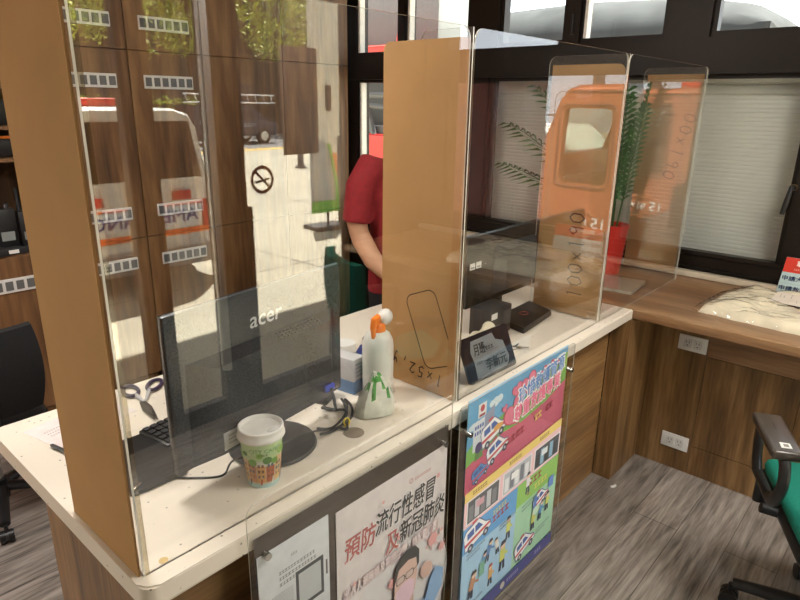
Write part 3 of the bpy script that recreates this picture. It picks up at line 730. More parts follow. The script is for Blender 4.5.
b = MB(); b.box((-.14, -.0352, .105), (.075, .002, .042), mat('grey rating label', (.55, .56, .57), .5)); f = Flat(b, lambda u, v, w: (-.17+u, -.0364-w, .09+v)); f.greek(.004, .024, .05, .005, '#44464a', 3, 1.8, seed=61); f.rect(.05, .003, .06, .024, '#3a3c40'); b.build('rating_label', mo, smooth=0)['label'] = 'grey sticker'
b = MB(); b.box((.178, -.02, .098), (.036, .04, .018), mat('blue cable plug', (.03, .06, .5), .4), .003); b.tube([(.178, -.04, .098), (.178, -.05, .07), (.19, -.045, .03), (.21, .02, .008)], .0045, BLACKM); b.build('display_plug', mo)['label'] = 'blue display plug'

# coffee cup
cp = thing('coffee_cup', 'printed paper coffee cup with a white lid at the front of the counter', 'coffee cup', (.347, .128, H))
b = MB(); b.lathe([(0, .004), (.0315, .004), (.0325, 0), (.034, 0), (.047, .117), (.0475, .119), (0, .119)], mat('cup paper', (.72, .74, .66), .45), 48)
def cupmp(u, v, w):
    r = .034+.013*v/.117+.0003+w; a = -PI/2-.47+u/.041
    return (r*math.cos(a), r*math.sin(a), v)
f = Flat(b, cupmp, .00005)
def band(u0, u1, v0, v1, c, n=10):
    f.w += f.st; m_ = ink(c)
    for k in range(n): f.mb.face([cupmp(u, v, f.w) for u, v in ((u0+(u1-u0)*k/n, v0), (u0+(u1-u0)*(k+1)/n, v0), (u0+(u1-u0)*(k+1)/n, v1), (u0+(u1-u0)*k/n, v1))], m_)
band(-.13, .127, .072, .117, '#bfd8a0', 40); band(-.13, .127, .0, .012, '#b9d8d6', 40); band(-.13, .127, .012, .03, '#d9c6a4', 40)
rd = random.Random(3)
for k in range(12):
    u = -.125+k*.021; h_ = rd.uniform(.058, .082); band(u, u+.0195, .016, h_, ('#c98a52', '#dba869', '#b5653f', '#d4b483')[k % 4], 3)
    for q in range(3):
        for p in range(2): band(u+.003+p*.008, u+.008+p*.008, .028+q*.014, .036+q*.014, ('#6b4a36', '#8a5a3c', '#4f5a6a')[(k+q) % 3], 1)
for k in range(16):
    u = -.12+k*.0155
    f.disc(u, rd.uniform(.074, .098) if k % 3 else .07, rd.uniform(.006, .0105), ('#6f9e3f', '#8bb64f', '#4f7f35')[k % 3], n=10)
for k in range(9):
    u = -.115+k*.026; f.line([(u, .012), (u+.002, .026)], .004, ('#3d3a52', '#a8432f', '#e8e4da')[k % 3]); f.disc(u+.002, .029, .0025, '#e0b890', n=8)
f.rect(-.033, .088, .030, .107, '#cfe2b2'); f.text(-.031, .0955, .0095, 'CITY CAFE', '#4f9a52', .056, 0, 0, .01); f.greek(-.014, .088, .03, .0045, '#3a4a3a', 1, seed=71)
b.build('cup_body', cp)
b = MB(); b.lathe([(0, .116), (.047, .116), (.0515, .117), (.053, .120), (.0525, .124), (.0505, .128), (.0495, .136), (.0505, .138), (.050, .1405), (.0475, .1415), (.045, .139), (.043, .1335), (.041, .1325), (0, .1325)], WHITE, 48)
b.ell((.012, -.026, .1335), (.014, .007, .002), mat('lid shade plastic', (.6, .59, .57), .4)); b.build('lid', cp)

# spray bottle
sb = thing('spray_bottle', 'translucent white spray bottle with orange trigger beside the cardboard', 'spray bottle', (.843, .243, H), .35)
MILK = mat('milky bottle plastic', (.80, .79, .74), .3, var=.04, trans=.12)
b = MB(); b.lathe([(0, 0), (.040, 0), (.0445, .004), (.0455, .02), (.0455, .15), (.043, .172), (.034, .190), (.021, .199), (.016, .202), (0, .202)], MILK, 40); b.build('bottle', sb)
b = MB(); b.lathe([(0, .196), (.022, .196), (.0225, .2), (.021, .216), (.015, .222), (0, .222)], ORANGE, 24); b.build('collar', sb)
b = MB(); b.box((-.004, 0, .233), (.055, .02, .024), ORANGE, .006); b.tube([(-.026, 0, .24), (-.034, 0, .215), (-.032, 0, .185)], [.010, .009, .006], ORANGE, 12, flat=1); b.build('trigger', sb)
b = MB(); b.ell((.022, -.012, .234), (.027, .022, .024), WHITE); b.build('nozzle_cap', sb)['label'] = 'white rounded nozzle cap'

# crumpled packet
rd = random.Random(5)
PACK = mat('crinkled clear wrapper', (.66, .68, .60), .18, var=.14, scale=35, bump=.5); PGRN = mat('green printed wrapper', (.10, .34, .08), .25, var=.5, scale=50)
pk = thing('wrapped_packet', 'crumpled plastic packet with green print in front of the spray bottle', 'packet', (.748, .168, H), -.45)
b = MB(); n = 22; rings = []
for k, (z, a, c_, dx) in enumerate(((0, .048, .034, 0), (.004, .054, .040, 0), (.03, .052, .036, .002), (.055, .046, .028, .004), (.08, .036, .019, .006), (.10, .026, .011, .006), (.118, .015, .005, .004), (.125, .006, .003, .0))):
    rings.append([(dx+a*(abs(math.cos(t))**.7)*math.copysign(1, math.cos(t))*(1+rd.uniform(-.10, .10)*(k > 1)), c_*(abs(math.sin(t))**.7)*math.copysign(1, math.sin(t))*(1+rd.uniform(-.22, .22)*(k > 1))-.012*z/.12, z*(1+rd.uniform(-.05, .05))) for t in (2*PI*j/n for j in range(n))])
b.loft(rings, PACK)
b.bm.faces.ensure_lookup_table()
gi = b.mi(PGRN)
for fc in b.bm.faces:
    c_ = fc.calc_center_median()
    if c_.z > .03 and ((abs(c_.x+.012-(c_.z-.07)*.45) < .006 and c_.z > .06) or (c_.z > .045 and rd.random() < .22)) and fc.normal.z < .8: fc.material_index = gi
b.build('wrapper', pk, smooth=25)
b = MB(); b.box((0, .0, .013), (.088, .056, .022), mat('white tissue block', (.72, .72, .68), .8), .004); b.build('contents', pk)

# little box, bottle, stapler, tape on the staff side
bx = thing('mask_box', 'white and blue cardboard box between the monitor and the spray bottle', 'box', (.80, .335, H), .15)
b = MB(); b.box((0, 0, .055), (.05, .10, .11), mat('white box card', (.66, .66, .68), .6), .001); b.build('carton', bx)
b = MB(); b.box((0, 0, .022), (.0512, .1012, .04), mat('blue box print', (.12, .25, .50), .5)); f = Flat(b, lambda u, v, w: (-.024+u, -.0507-w, v)); f.greek(.006, .09, .035, .006, '#5a6a9a', 5, 2, seed=81); b.build('blue_print', bx, smooth=0)
t = thing('small_bottle', 'small black capped bottle behind the green packet', 'bottle', (.885, .385, H))
b = MB(); b.lathe([(0, 0), (.016, 0), (.017, .02), (.015, .04), (0, .042)], mat('grey bottle', (.4, .4, .42), .3), 20); b.build('bottle', t)
b = MB(); b.lathe([(0, .040), (.017, .040), (.0185, .055), (.015, .07), (0, .073)], BLACK, 20); b.build('cap', t)
tag(MB().lathe([(.024, 0), (.040, 0), (.041, .02), (.040, .024), (.024, .024)], WHITE, 32).build('tape_roll', loc=(1.01, .565, H)), 'white roll of tape behind the spray bottle', 'tape')
t = thing('stapler', 'dark blue stapler lying behind the box', 'stapler', (.96, .44, H), .5)
b = MB(); b.box((0, 0, .006), (.11, .028, .012), BLACK, .003); b.build('base', t)
b = MB(); b.box((.0, 0, .03), (.115, .026, .018), mat('navy plastic', (.02, .03, .16), .4), .006, rot=Matrix.Rotation(-.12, 3, 'Y')); b.box((.045, 0, .02), (.02, .02, .02), BLACK, .002); b.build('arm', t)
t = thing('computer_mouse', 'black computer mouse beside the roll of tape', 'mouse', (1.13, .525, H), .6)
b = MB(); b.ell((0, 0, .012), (.03, .05, .02), BLACK); b.build('shell', t); b = MB(); b.cyl((-.003, .02, .03), (.003, .02, .03), .006, DGREY); b.build('wheel', t)
# cables
cb = thing('cable_bundle', 'black cable bundle with plug blocks held by a yellow tie, right of the monitor foot', 'cable', (.66, .23, H))
def loc(p): return (p[0]-.66, p[1]-.23, p[2]-H)
def smooth_path(P_, n=6):
    out = []; P_ = [Vector(p) for p in P_]
    for k in range(len(P_)-1):
        a, b_, c_, d_ = P_[max(k-1, 0)], P_[k], P_[k+1], P_[min(k+2, len(P_)-1)]
        for q in range(n):
            t = q/n; out.append(.5*((2*b_)+(c_-a)*t+(2*a-5*b_+4*c_-d_)*t*t+(3*b_-a-3*c_+d_)*t**3))
    return out+[P_[-1]]
b = MB(); z0 = H+.0042
b.tube(smooth_path([loc(p) for p in ((.695, .315, z0+.01), (.665, .27, z0), (.69, .222, z0+.006), (.66, .19, z0), (.618, .163, z0+.004), (.632, .152, z0), (.668, .196, z0+.004), (.71, .235, z0+.01), (.726, .26, z0+.012), (.705, .21, z0+.012), (.66, .172, z0+.008), (.59, .166, z0+.004), (.55, .165, z0+.011))]), .0036, BLACKM, 8)
b.tube(smooth_path([loc(p) for p in ((.715, .262, z0+.016), (.69, .222, z0+.02), (.655, .185, z0+.018), (.60, .175, z0+.006), (.56, .19, z0+.014))]), .0036, BLACKM, 8)
b.build('cable', cb)
b = MB(); b.box(loc((.70, .318, H+.022)), (.05, .034, .026), BLACK, .004, rot=Matrix.Rotation(.4, 3, 'Z')); b.cyl(loc((.695, .31, H+.035)), loc((.69, .295, H+.046)), .02, BLACKM, seg=20); b.cyl(loc((.735, .33, H+.03)), loc((.745, .315, H+.044)), .018, BLACK, seg=16); b.box(loc((.70, .318, H+.006)), (.05, .036, .012), BLACK, .003, rot=Matrix.Rotation(.4, 3, 'Z')); b.build('plug_block', cb)
b = MB(); b.tube([loc((.643+.010*math.cos(a), .166+.008*math.sin(a)*.3, z0+.009+.010*math.sin(a))) for a in (2*PI*k/14 for k in range(14))], .0022, mat('yellow tie', (.8, .62, .02), .5), 6, True); b.build('tie', cb)['label'] = 'yellow wire tie'
b = MB(); zc = H+.0027
b.tube(smooth_path([(.170, .33, zc), (.198, .296, zc), (.234, .252, zc), (.275, .214, zc), (.30, .21, zc), (.332, .222, zc+.014), (.40, .20, zc+.018), (.458, .192, zc+.018), (.54, .185, zc+.016), (.585, .19, zc), (.615, .172, zc)]), .0024, BLACKM, 8)
tag(b.build('keyboard_cable'), 'thin black cable curving across the counter behind the coffee cup', 'cable')
tag(MB().lathe([(0, 0), (.027, 0), (.0275, .001), (.026, .002), (0, .002)], mat('bronze grommet cap', (.27, .22, .165), .5), 36).build('cable_grommet', loc=(.632, .128, H)), 'bronze round cable hole cap set in the counter', 'grommet')
tag(MB().lathe([(0, 0), (.0085, 0), (.0085, .0008), (0, .0012)], mat('gold disc', (.62, .42, .14), .35), 28).build('screw_cap', loc=(.063, .052, H)), 'small gold round cap at the front corner of the counter', 'cap')
# scissors
sc = thing('scissors', 'scissors with dark purple handles behind the left screen', 'scissors', (.335, .65, H), 0)
PURP = mat('dark purple handle', (.035, .02, .06), .4)
b = MB()
def ringp(cx, cy, rx, ry, a, n=22): return [(cx+rx*math.cos(t)*math.cos(a)-ry*math.sin(t)*math.sin(a), cy+rx*math.cos(t)*math.sin(a)+ry*math.sin(t)*math.cos(a), .008) for t in (2*PI*k/n for k in range(n))]
b.tube(ringp(.01, .115, .020, .038, -.2), .0055, PURP, 8, True); b.tube([(.008, .077, .008), (.004, .02, .007)], [.006, .004], mat('grey handle', (.4, .4, .42), .4), 8); b.build('handle', sc)
b = MB(); b.tube(ringp(.078, .105, .019, .036, -.75), .0055, PURP, 8, True); b.tube([(.05, .082, .008), (.006, .02, .007)], [.006, .004], mat('grey handle', (.4, .4, .42), .4), 8); b.build('handle', sc)
for s_ in (-1, 1):
    b = MB(); b.prism([(-.006, .03), (.008, .028), (.004+s_*.002, -.02), (-.022+s_*.004, -.1), (-.02+s_*.002, -.02)], lambda u, v, w: (u, v, .006+w+s_*.001), 0, .0016, mat('blade steel', (.25, .25, .26), .3, 1)); b.build('blade', sc)
# note paper and pen at the left
ns = thing('note_sheet', 'pale printed note sheet on the counter left of the cardboard side', 'paper', (.18, .70, H), .22)
b = MB(); b.b2((-.115, -.075, 0), (.115, .075, .0006), mat('pinkish note paper', (.74, .66, .64), .7)); f = Flat(b, lambda u, v, w: (-.11+u, -.07+v, .0006+w), .0001)
f.greek(.02, .09, .13, .006, '#a08c90', 3, 2.4, seed=91); f.greek(.02, .012, .15, .004, '#c7a0a0', 1, seed=92); f.ring(.165, .06, .03, .032, '#c46a70'); b.build('sheet', ns, smooth=0)
pn = thing('ballpoint_pen', 'dark ballpoint pen lying on the note sheet', 'pen', (.085, .575, H+.0065), 0)
b = MB(); b.tube([(-.011, .046, .0), (-.009, .040, .0), (.012, -.06, .0)], [.002, .0048, .0052], DGREY, 12); b.build('barrel', pn); b = MB(); b.tube([(.002, -.012, .0055), (.011, -.055, .0058)], .0015, CHROME, 8); b.build('clip', pn)
# black desk telephone base / keypad
tl = thing('black_clipboard', 'black clipboard with steel corners lying behind the left screen', 'clipboard', (.222, .39, H), -.05)
b = MB(); b.prism(rrect(-.075, -.115, .06, .115, .012), lambda u, v, w: (u+v*.28, v, w), 0, .012, BLACK); b.build('board', tl)
for x, y in ((-.085, -.10), (.02, -.105), (.07, .10)):
    b = MB(); b.box((x, y, .0135), (.026, .01, .003), CHROME, .001, rot=Matrix.Rotation(.5, 3, 'Z')); b.build('steel_corner', tl)
kb = thing('keyboard', 'black keyboard half hidden between the clipboard and the monitor', 'keyboard', (.40, .47, H), .12)
b = MB(); b.box((0, 0, .009), (.30, .12, .018), BLACK, .004); b.build('base', kb)
for r_ in range(5):
    b = MB()
    for k in range(14): b.box((-.135+k*.0207, -.045+r_*.0225, .0205), (.017, .018, .006), BLACKM, .0015, 1)
    b.build('key_row', kb)

# ------------------------------------------------------------------ second bay: name plate, monitor, laptop, handset, keys
ny = .055
pl = thing('duty_name_plate', 'dark framed name plate with handwriting leaning behind the second screen', 'name plate', (1.105, .060, H), 0)
tilt = Matrix.Rotation(-.16, 3, 'X'); spin = Matrix.Rotation(-.02, 3, 'Y')
def pm(u, v, w):
    p = Vector((u, -w, v*.84)); p = Matrix.Rotation(-.40, 3, 'X') @ p; p = Matrix.Rotation(-.05, 3, 'Z') @ p
    return (p.x, p.y+.002, p.z+.004)
b = MB(); b.prism(rrect(-.04, 0, .205, .168, .012), pm, -.008, 0, mat('black glossy frame', (.012, .010, .016), .15)); b.build('frame', pl)
b = MB(); f = Flat(b, pm, .0003)
f.poly([(.0, .01), (.004, .07), (-.003, .11), (.01, .15), (.12, .153), (.13, .125), (.165, .11), (.172, .07), (.178, .045), (.165, .02), (.15, .012)], mat('grey name card', (.22, .235, .25), .3))
f.text(.012, .092, .044, '月班', '#0d0d10', .056, 0, .05, .012); f.greek(.068, .10, .06, .013, '#2a2a30', 1, seed=95); f.line([(.07, .094), (.13, .094)], .0012, '#2a2a30')
f.greek(.012, .06, .04, .009, '#2a2a30', 1, seed=96); f.text(.050, .026, .044, '李新元', '#0d0d10', .11, 0, .05, .012); b.build('name_card', pl, smooth=0)
b = MB(); b.prism([(.018, 0), (.09, 0), (.060, .09)], lambda u, v, w: (.06+w, u, v), 0, .05, BLACK); b.build('prop', pl)
m2 = thing('computer_monitor', 'black monitor seen from behind with white stickers, behind the second screen', 'monitor', (1.70, .372, H), .0)
b = MB(); b.box((0, 0, .225), (.53, .03, .275), mat('dark monitor shell', (.014, .0135, .013), .25), .006); b.build('screen_shell', m2)
b = MB(); b.loft([rg(-.09, .22, .11, .31, -.014), rg(-.05, .17, .13, .29, -.05)], BLACKM); b.build('rear_housing', m2)
b = MB(); b.box((0, .0165, .225), (.51, .003, .255), mat('dark screen glass', (.01, .01, .012), .1)); b.build('display', m2)
b = MB(); b.box((0, .025, .068), (.06, .03, .125), BLACK, .004); b.build('neck', m2)
b = MB(); b.lathe([(0, 0), (.062, 0), (.062, .008), (0, .01)], BLACK, 32, c=(0, .045, 0)); b.build('foot', m2)
for x in (-.235, -.195):
    b = MB(); b.box((x, -.0162, .25), (.032, .002, .024), WHITE); f = Flat(b, lambda u, v, w: (x-.013+u, -.0174-w, .245+v)); f.rect(.002, -.002, .024, .003, '#77777a'); b.build('white_sticker', m2, smooth=0)
lp = thing('mini_computer', 'black box computer with a white sticker below the second monitor', 'computer', (1.502, .288, H), .0)
b = MB(); b.box((0, 0, .055), (.15, .09, .11), BLACKM, .006); b.build('case', lp)
b = MB(); b.box((-.045, -.046, .085), (.036, .002, .022), WHITE); b.build('white_sticker', lp)
b = MB(); b.box((.04, -.046, .065), (.05, .003, .06), DGREY, .002); b.box((.0, -.046, .015), (.13, .003, .006), mat('brown trim', (.12, .06, .03), .4)); b.build('front_plate', lp)
lt = thing('laptop', 'closed black laptop with a red emblem lying on the counter in the second bay', 'laptop', (1.735, .275, H), -.02)
b = MB(); b.prism([(-.125, .055), (-.16, -.095), (.105, -.06), (.155, .075)], lambda u, v, w: (u, v, w), .002, .016, BLACK); b.build('base', lt)
b = MB(); b.prism([(-.124, .054), (-.158, -.093), (.103, -.058), (.153, .074)], lambda u, v, w: (u, v, w), .0165, .024, mat('black lid', (.016, .013, .012), .3)); b.build('lid', lt)
b = MB(); b.tube([(.022*math.cos(a)-.01, .016*math.sin(a)+.0, .0248) for a in (2*PI*k/20 for k in range(20))], .0018, mat('red emblem', (.35, .05, .03), .4), 6, True); b.build('emblem', lt)['label'] = 'small red oval emblem'
hs = thing('telephone_handset', 'cream telephone with its handset behind the name plate', 'telephone', (1.345, .215, H), .3)
b = MB(); b.prism(rrect(-.06, -.09, .06, .09, .02), lambda u, v, w: (v, u, w), 0, .03, CREAM); b.build('base', hs)
b = MB(); b.tube([(-.09, 0, .05), (-.075, 0, .052), (-.03, 0, .056), (.03, 0, .056), (.075, 0, .052), (.09, 0, .05)], [.016, .026, .017, .017, .026, .016], CREAM, 14); b.build('handset', hs)
ky = thing('bunch_of_keys', 'bunch of keys on the counter right of the name plate', 'keys', (1.42, .135, H))
b = MB(); b.tube([(.014*math.cos(a), .014*math.sin(a), .0035) for a in (2*PI*k/18 for k in range(18))], .0015, CHROME, 6, True); b.build('key_ring', ky)
for k, a in enumerate((.2, 1.0, 2.2, -.9)):
    b = MB(); R_ = lambda u, v: (math.cos(a)*u-math.sin(a)*v, math.sin(a)*u+math.cos(a)*v)
    b.prism([R_(*p) for p in [(.012+.009*(1-math.cos(t)), .009*math.sin(t)) for t in (2*PI*q/12 for q in range(12))]], lambda u, v, w: (u, v, .002*k+w), .001, .0028, mat('brass key', (.5, .38, .18), .3, 1) if k % 2 else CHROME)
    b.prism([R_(*p) for p in ((.029, -.003), (.055, -.003), (.055, .002), (.029, .003))], lambda u, v, w: (u, v, .002*k+w), .001, .0026, CHROME); b.build('key', ky)

# ------------------------------------------------------------------ on the window worktop
bg = thing('wrapped_cloth', 'cream folded cloth in a clear plastic bag on the window worktop', 'cloth', (2.5, -.55, H-.001), 0)
CLOTH = mat('cream folded cloth', (.76, .68, .52), .75, var=.12, scale=14, bump=.4)
b = MB(); rd = random.Random(9); n1, n2 = 80, 60
def cor(u, v):
    A_, B_, C_, D_ = Vector((-.20, .37)), Vector((.32, .30)), Vector((.34, -.45)), Vector((-.235, -.45))
    p = A_*(1-u)*(1-v)+D_*u*(1-v)+B_*(1-u)*v+C_*u*v
    return p
from mathutils import noise
G = []
for i in range(n1+1):
    row = []
    for j in range(n2+1):
        u, v = i/n1, j/n2; p = cor(u, v); e = min(u*3.2, v*4, (1-v)*4, 1)
        e = math.sqrt(max(0, 1-(1-min(1, e))**2))
        cx = abs(2*v-1)**4*.05*(1-u)
        hz = e*(.042+.022*noise.noise((p.x*9, p.y*5, 1))+.030*abs(noise.noise((p.x*26, p.y*7, 4)))+.010*abs(noise.noise((p.x*70, p.y*16, 7))))
        row.append((p.x+(.5-v)*cx+.012*noise.noise((p.y*12, v*3, 2)), p.y-.03*(abs(2*v-1)**2)*(u < .3)*(1-u*3), max(.0005, hz)))
    G.append(row)
V_ = [[b.bm.verts.new(p) for p in r] for r in G]; mi_ = b.mi(CLOTH)
for i in range(n1):
    for j in range(n2): b.bm.faces.new((V_[i][j], V_[i+1][j], V_[i+1][j+1], V_[i][j+1])).material_index = mi_
b.build('folded_cloth', bg, smooth=70)
b = MB(); WRAP = clear('clear plastic bag', .06, (.97, .97, .96), .12)
V_ = [[b.bm.verts.new((p[0]*1.03-.004, p[1]*1.025+.012*(i < 3), p[2]+.004+.005*noise.noise((p[0]*40, p[1]*40, 9)))) for p in r] for i, r in enumerate(G)]; mi_ = b.mi(WRAP)
for i in range(n1):
    for j in range(n2): b.bm.faces.new((V_[i][j], V_[i+1][j], V_[i+1][j+1], V_[i][j+1])).material_index = mi_
b.build('plastic_bag', bg, smooth=70)
b = MB(); f = Flat(b, lambda u, v, w: (.17-v-.05*u, .12-u, .062+w-.02*v), .0004); f.poly([(0, 0), (.0, .17), (.2, .17), (.2, 0)], mat('cream tag paper', (.72, .64, .54), .6)); 
for k, (x, y, l) in enumerate(((.02, .03, .05), (.035, .05, .03), (.06, .02, .06), (.09, .10, .03), (.12, .03, .07), (.15, .06, .05))): f.line([(x, y), (x+.004, y+l)], .0018, '#8a7a80')
b.build('paper_tag', bg, smooth=0)['label'] = 'cream paper tag with faint writing'
sg = thing('desk_sign', 'red and pale blue printed sign standing at the right edge against the window', 'sign', (2.872, -.39, H), 0)
def sm(u, v, w): return (-.004+v*.16-w, -u, v)
b = MB(); b.prism([(.0, .004), (.30, .004), (.30, .172), (.012, .172)], sm, -.004, 0, mat('pale sign card', (.52, .66, .66), .4)); f = Flat(b, sm, .0002)
f.poly([(.0075, .105), (.30, .105), (.30, .172), (.012, .172)], '#d9402f'); f.text(.058, .135, .026, '職務申請', '#f6ece6', .15, 0, 0, .03); f.greek(.05, .118, .12, .007, '#f0b8a8', 1, seed=97)
f.text(.012, .068, .022, '申請大隊', '#22355a', .11, 0, 0, .02); f.text(.008, .022, .022, '申請救護', '#22355a', .11, 0, 0, .02); f.line([(.01, .055), (.28, .055)], .001, '#8aa0a8'); b.build('printed_card', sg, smooth=0)
b = MB(); b.prism([(.0, 0), (.0, .12), (.030, 0)], lambda u, v, w: (.004+u*.6+.16*v*.9, -.12-w, v), 0, .05, mat('pale sign card', (.52, .66, .66), .4)); b.build('prop', sg)
t = thing('paper_stack', 'plastic wrapped papers on the worktop behind the third screen', 'papers', (2.46, .25, H-.001), .1)
b = MB(); b.box((0, 0, .008), (.24, .30, .016), mat('wrapped paper', (.55, .52, .46), .35, var=.2, scale=25, bump=.4), .004); b.build('papers', t); b = MB(); b.box((0, 0, .0185), (.25, .31, .003), WRAP); b.build('plastic_sleeve', t)

# potted palm
pp = thing('potted_palm', 'dark leafy palm in a red pot on the worktop by the window', 'plant', (2.688, .352, H-.001))
b = MB(); prof = [(0, 0), (.062, 0)]
for k in range(9): prof += [(.060+.0022*k, .010+.026*k), (.064+.0022*k, .023+.026*k)]
b.lathe(prof+[(.086, .25), (.078, .252), (.076, .22), (0, .22)], REDP, 32); b.build('pot', pp)
b = MB(); b.lathe([(0, .219), (.0755, .221), (0, .23)], mat('dark soil', (.03, .02, .012), .9), 20); b.build('soil', pp)
b = MB(); rd = random.Random(11)
def frond(p0, d, ln, droop, nl, wl, m_=LEAF):
    p0 = Vector(p0); d = Vector(d).normalized(); pts = []
    p = p0.copy(); v = d.copy()
    for k in range(15):
        pts.append(p.copy()); p += v*ln/14; v = (v+Vector((0, 0, -droop/14*(.2+k*.11)))).normalized()
    b.tube(pts, [.004*(1-.8*k/14)+.0006 for k in range(15)], m_, 6)
    for k in range(nl):
        t = .25+.75*k/nl; q = t*14; i0 = min(int(q), 13); c = pts[i0].lerp(pts[i0+1], q-i0); tg = (pts[i0+1]-pts[i0]).normalized()
        sd = tg.cross(Vector((0, 0, 1))); sd = sd.normalized() if sd.length > .05 else Vector((1, 0, 0)); up = sd.cross(tg)
        L_ = wl*math.sin(PI*(.12+.85*(1-t)**.8*.9))*rd.uniform(.85, 1.1)
        for s_ in (-1, 1):
            e = (sd*s_*.8+tg*.75+up*.12+Vector((0, 0, -.25))).normalized(); w_ = tg*.010
            a_, m1 = c, c+e*L_*.5+up*.01; tip = c+e*L_-Vector((0, 0, .15*L_))
            b.face([a_-w_*.4, m1-w_, tip, m1+w_, a_+w_*.4], m_)
# stems rising out of the pot
for k in range(6):
    a = k*1.05+.3; z0 = .22
    frond((.022*math.cos(a), .022*math.sin(a), z0), (.09*math.cos(a)-.05, .12*math.sin(a)-.02, 1), rd.uniform(.60, .74), .35, 20, .085)
frond((0, .02, .22), (-.06, .56, .66), .80, .75, 15, .19)
frond((0, .03, .22), (-.05, .66, .42), .70, .5, 14, .17)
frond((0, .02, .22), (-.06, .44, .95), .84, .9, 15, .18)
b.build('fronds', pp, smooth=0, fixn=False)

# ================================================================== CHAIRS
def office_chair(name, fab, label, loc, rotz, arms=True, mesh_back=False):
    t = thing(name, label, 'chair', loc, rotz)     # faces +x locally
    for k in range(5):
        a = 2*PI*k/5+(.0 if arms else .5); c, s_ = math.cos(a), math.sin(a)
        b = MB(); b.tube([(.03*c, .03*s_, .115), (.17*c, .17*s_, .105), (.30*c, .30*s_, .088)], [.032, .027, .022], BLACK, 12, flat=.75); o = b.build('base_leg', t)
        b = MB(); px, py = .305*c, .305*s_; tx, ty = -s_, c
        b.cyl((px, py, .085), (px, py, .05), .008, BLACK)
        for q in (-.017, .017): b.cyl((px+tx*(q-.011), py+ty*(q-.011), .0295), (px+tx*(q+.011), py+ty*(q+.011), .0295), .029, BLACK, seg=24)
        b.cyl((px-tx*.006, py-ty*.006, .03), (px+tx*.006, py+ty*.006, .03), .024, DGREY); b.build('caster', o)
    b = MB(); b.cyl((0, 0, .06), (0, 0, .16), .035, BLACK); b.cyl((0, 0, .16), (0, 0, .40), .022, CHROME); b.box((0, 0, .41), (.22, .18, .04), BLACK, .01); b.build('gas_lift', t)
    b = MB(); b.box((.0, 0, .452), (.48, .48, .045), BLACK, .02, 3); b.build('seat_pan', t)
    b = MB(); b.box((.0, 0, .492), (.465, .465, .055), fab, .025, 3); b.build('seat', t)
    b = MB(); b.tube([(-.16, 0, .43), (-.27, 0, .44), (-.31, 0, .52), (-.30, 0, .75)], [.025, .025, .022, .02], BLACK, 10, flat=.6); b.build('back_stem', t)
    b = MB(); rows = []
    for k in range(11):
        z = .58+.40*k/10; w = .225*(1-.10*abs(k/5-1)**2); d = -.275-.02*math.sin(k/10*PI)-.04*(k/10)
        rows.append([(d+(.05 if q else 0)+.05*(abs(y/w)**2), y, z) for q in (0, 1) for y in ([-w+2*w*j/8 for j in range(9)] if not q else [w-2*w*j/8 for j in range(9)])])
    b.loft(rows, BLKFAB if mesh_back else fab); b.build('backrest', t)
    if arms:
        for s_ in (-1, 1):
            b = MB(); y = s_*.285
            loop = [(.10, y, .53), (.135, y, .58), (.15, y, .665), (.12, y, .70), (-.0, y, .705), (-.10, y, .69), (-.13, y, .63), (-.10, y, .56), (-.05, y, .53)]
            b.tube([Vector(p) for p in smooth_path(loop, 5)], .0145, BLACK, 12, flat=1.5); b.tube([(.0, y, .46), (.0, s_*.2, .445)], .016, BLACK); b.tube([(.11, y, .53), (-.06, y, .53)], .0145, BLACK, 12); b.cyl((.04, y, .46), (.04, y, .53), .016, BLACK); b.cyl((.04, y, .468), (.04, s_*.15, .44), .014, BLACK); o = b.build('armrest', t)
            b = MB(); b.box((.0, y, .712), (.25, .085, .030), mat('worn black arm pad', (.06, .048, .038), .28), .011, 3); b.build('arm_pad', o)
            if s_ > 0:
                b = MB(); b.box((-.085, y, .7276), (.03, .028, .002), WHITE); f = Flat(b, lambda u, v, w: (-.097+u, y+v, .7287+w)); f.rect(.003, -.008, .02, .006, '#8a8580'); b.build('sticker', o, smooth=0)
    return t
ca = math.atan2(.12, .26)
office_chair('office_chair', GREENF, 'green office chair with black loop armrests in front of the worktop', (1.745, -.925, 0), ca, True)
bc = office_chair('office_chair', BLKFAB, 'black office chair behind the left end of the counter', (.20, 1.80, 0), PI/2-.12, False, True); bc.scale = (.86, .86, .86)

# ================================================================== PERSON behind the counter
def remesh(name, mb, voxel, parent, m, it=4, keep=None):
    o = mb.build(name, None, smooth=0)
    r = o.modifiers.new('r', 'REMESH'); r.mode = 'VOXEL'; r.voxel_size = voxel; r.use_smooth_shade = True
    s_ = o.modifiers.new('s', 'SMOOTH'); s_.factor = .5; s_.iterations = it
    dg = bpy.context.evaluated_depsgraph_get(); me = bpy.data.meshes.new_from_object(o.evaluated_get(dg)); me.name = name
    old = o.data; o.modifiers.clear(); o.data = me; bpy.data.meshes.remove(old)
    if not me.materials: me.materials.append(m)
    for p in me.polygons: p.use_smooth = True; p.material_index = 0
    o.parent = parent
    return o
pe = thing('person', 'person in a dark red polo shirt standing behind the counter by the middle cardboard', 'person', (1.79, .975, 0), -.25)   # faces -y locally
def rings(b, prof, m_):   # elliptical trunk sections (z, rx, ry, cx, cy)
    b.loft([[(cx+rx*math.cos(2*PI*j/20), cy+ry*math.sin(2*PI*j/20), z) for j in range(20)] for z, rx, ry, cx, cy in prof], m_)
shx = .205
armR = [(-shx+.02, .0, 1.375), (-shx-.03, .0, 1.30), (-shx-.055, -.005, 1.14), (-shx-.045, -.015, 1.08)]
foreR = [(-shx-.045, -.015, 1.08), (-shx-.02, -.09, .98), (-shx+.045, -.20, .895), (-shx+.065, -.235, .88)]
b = MB()
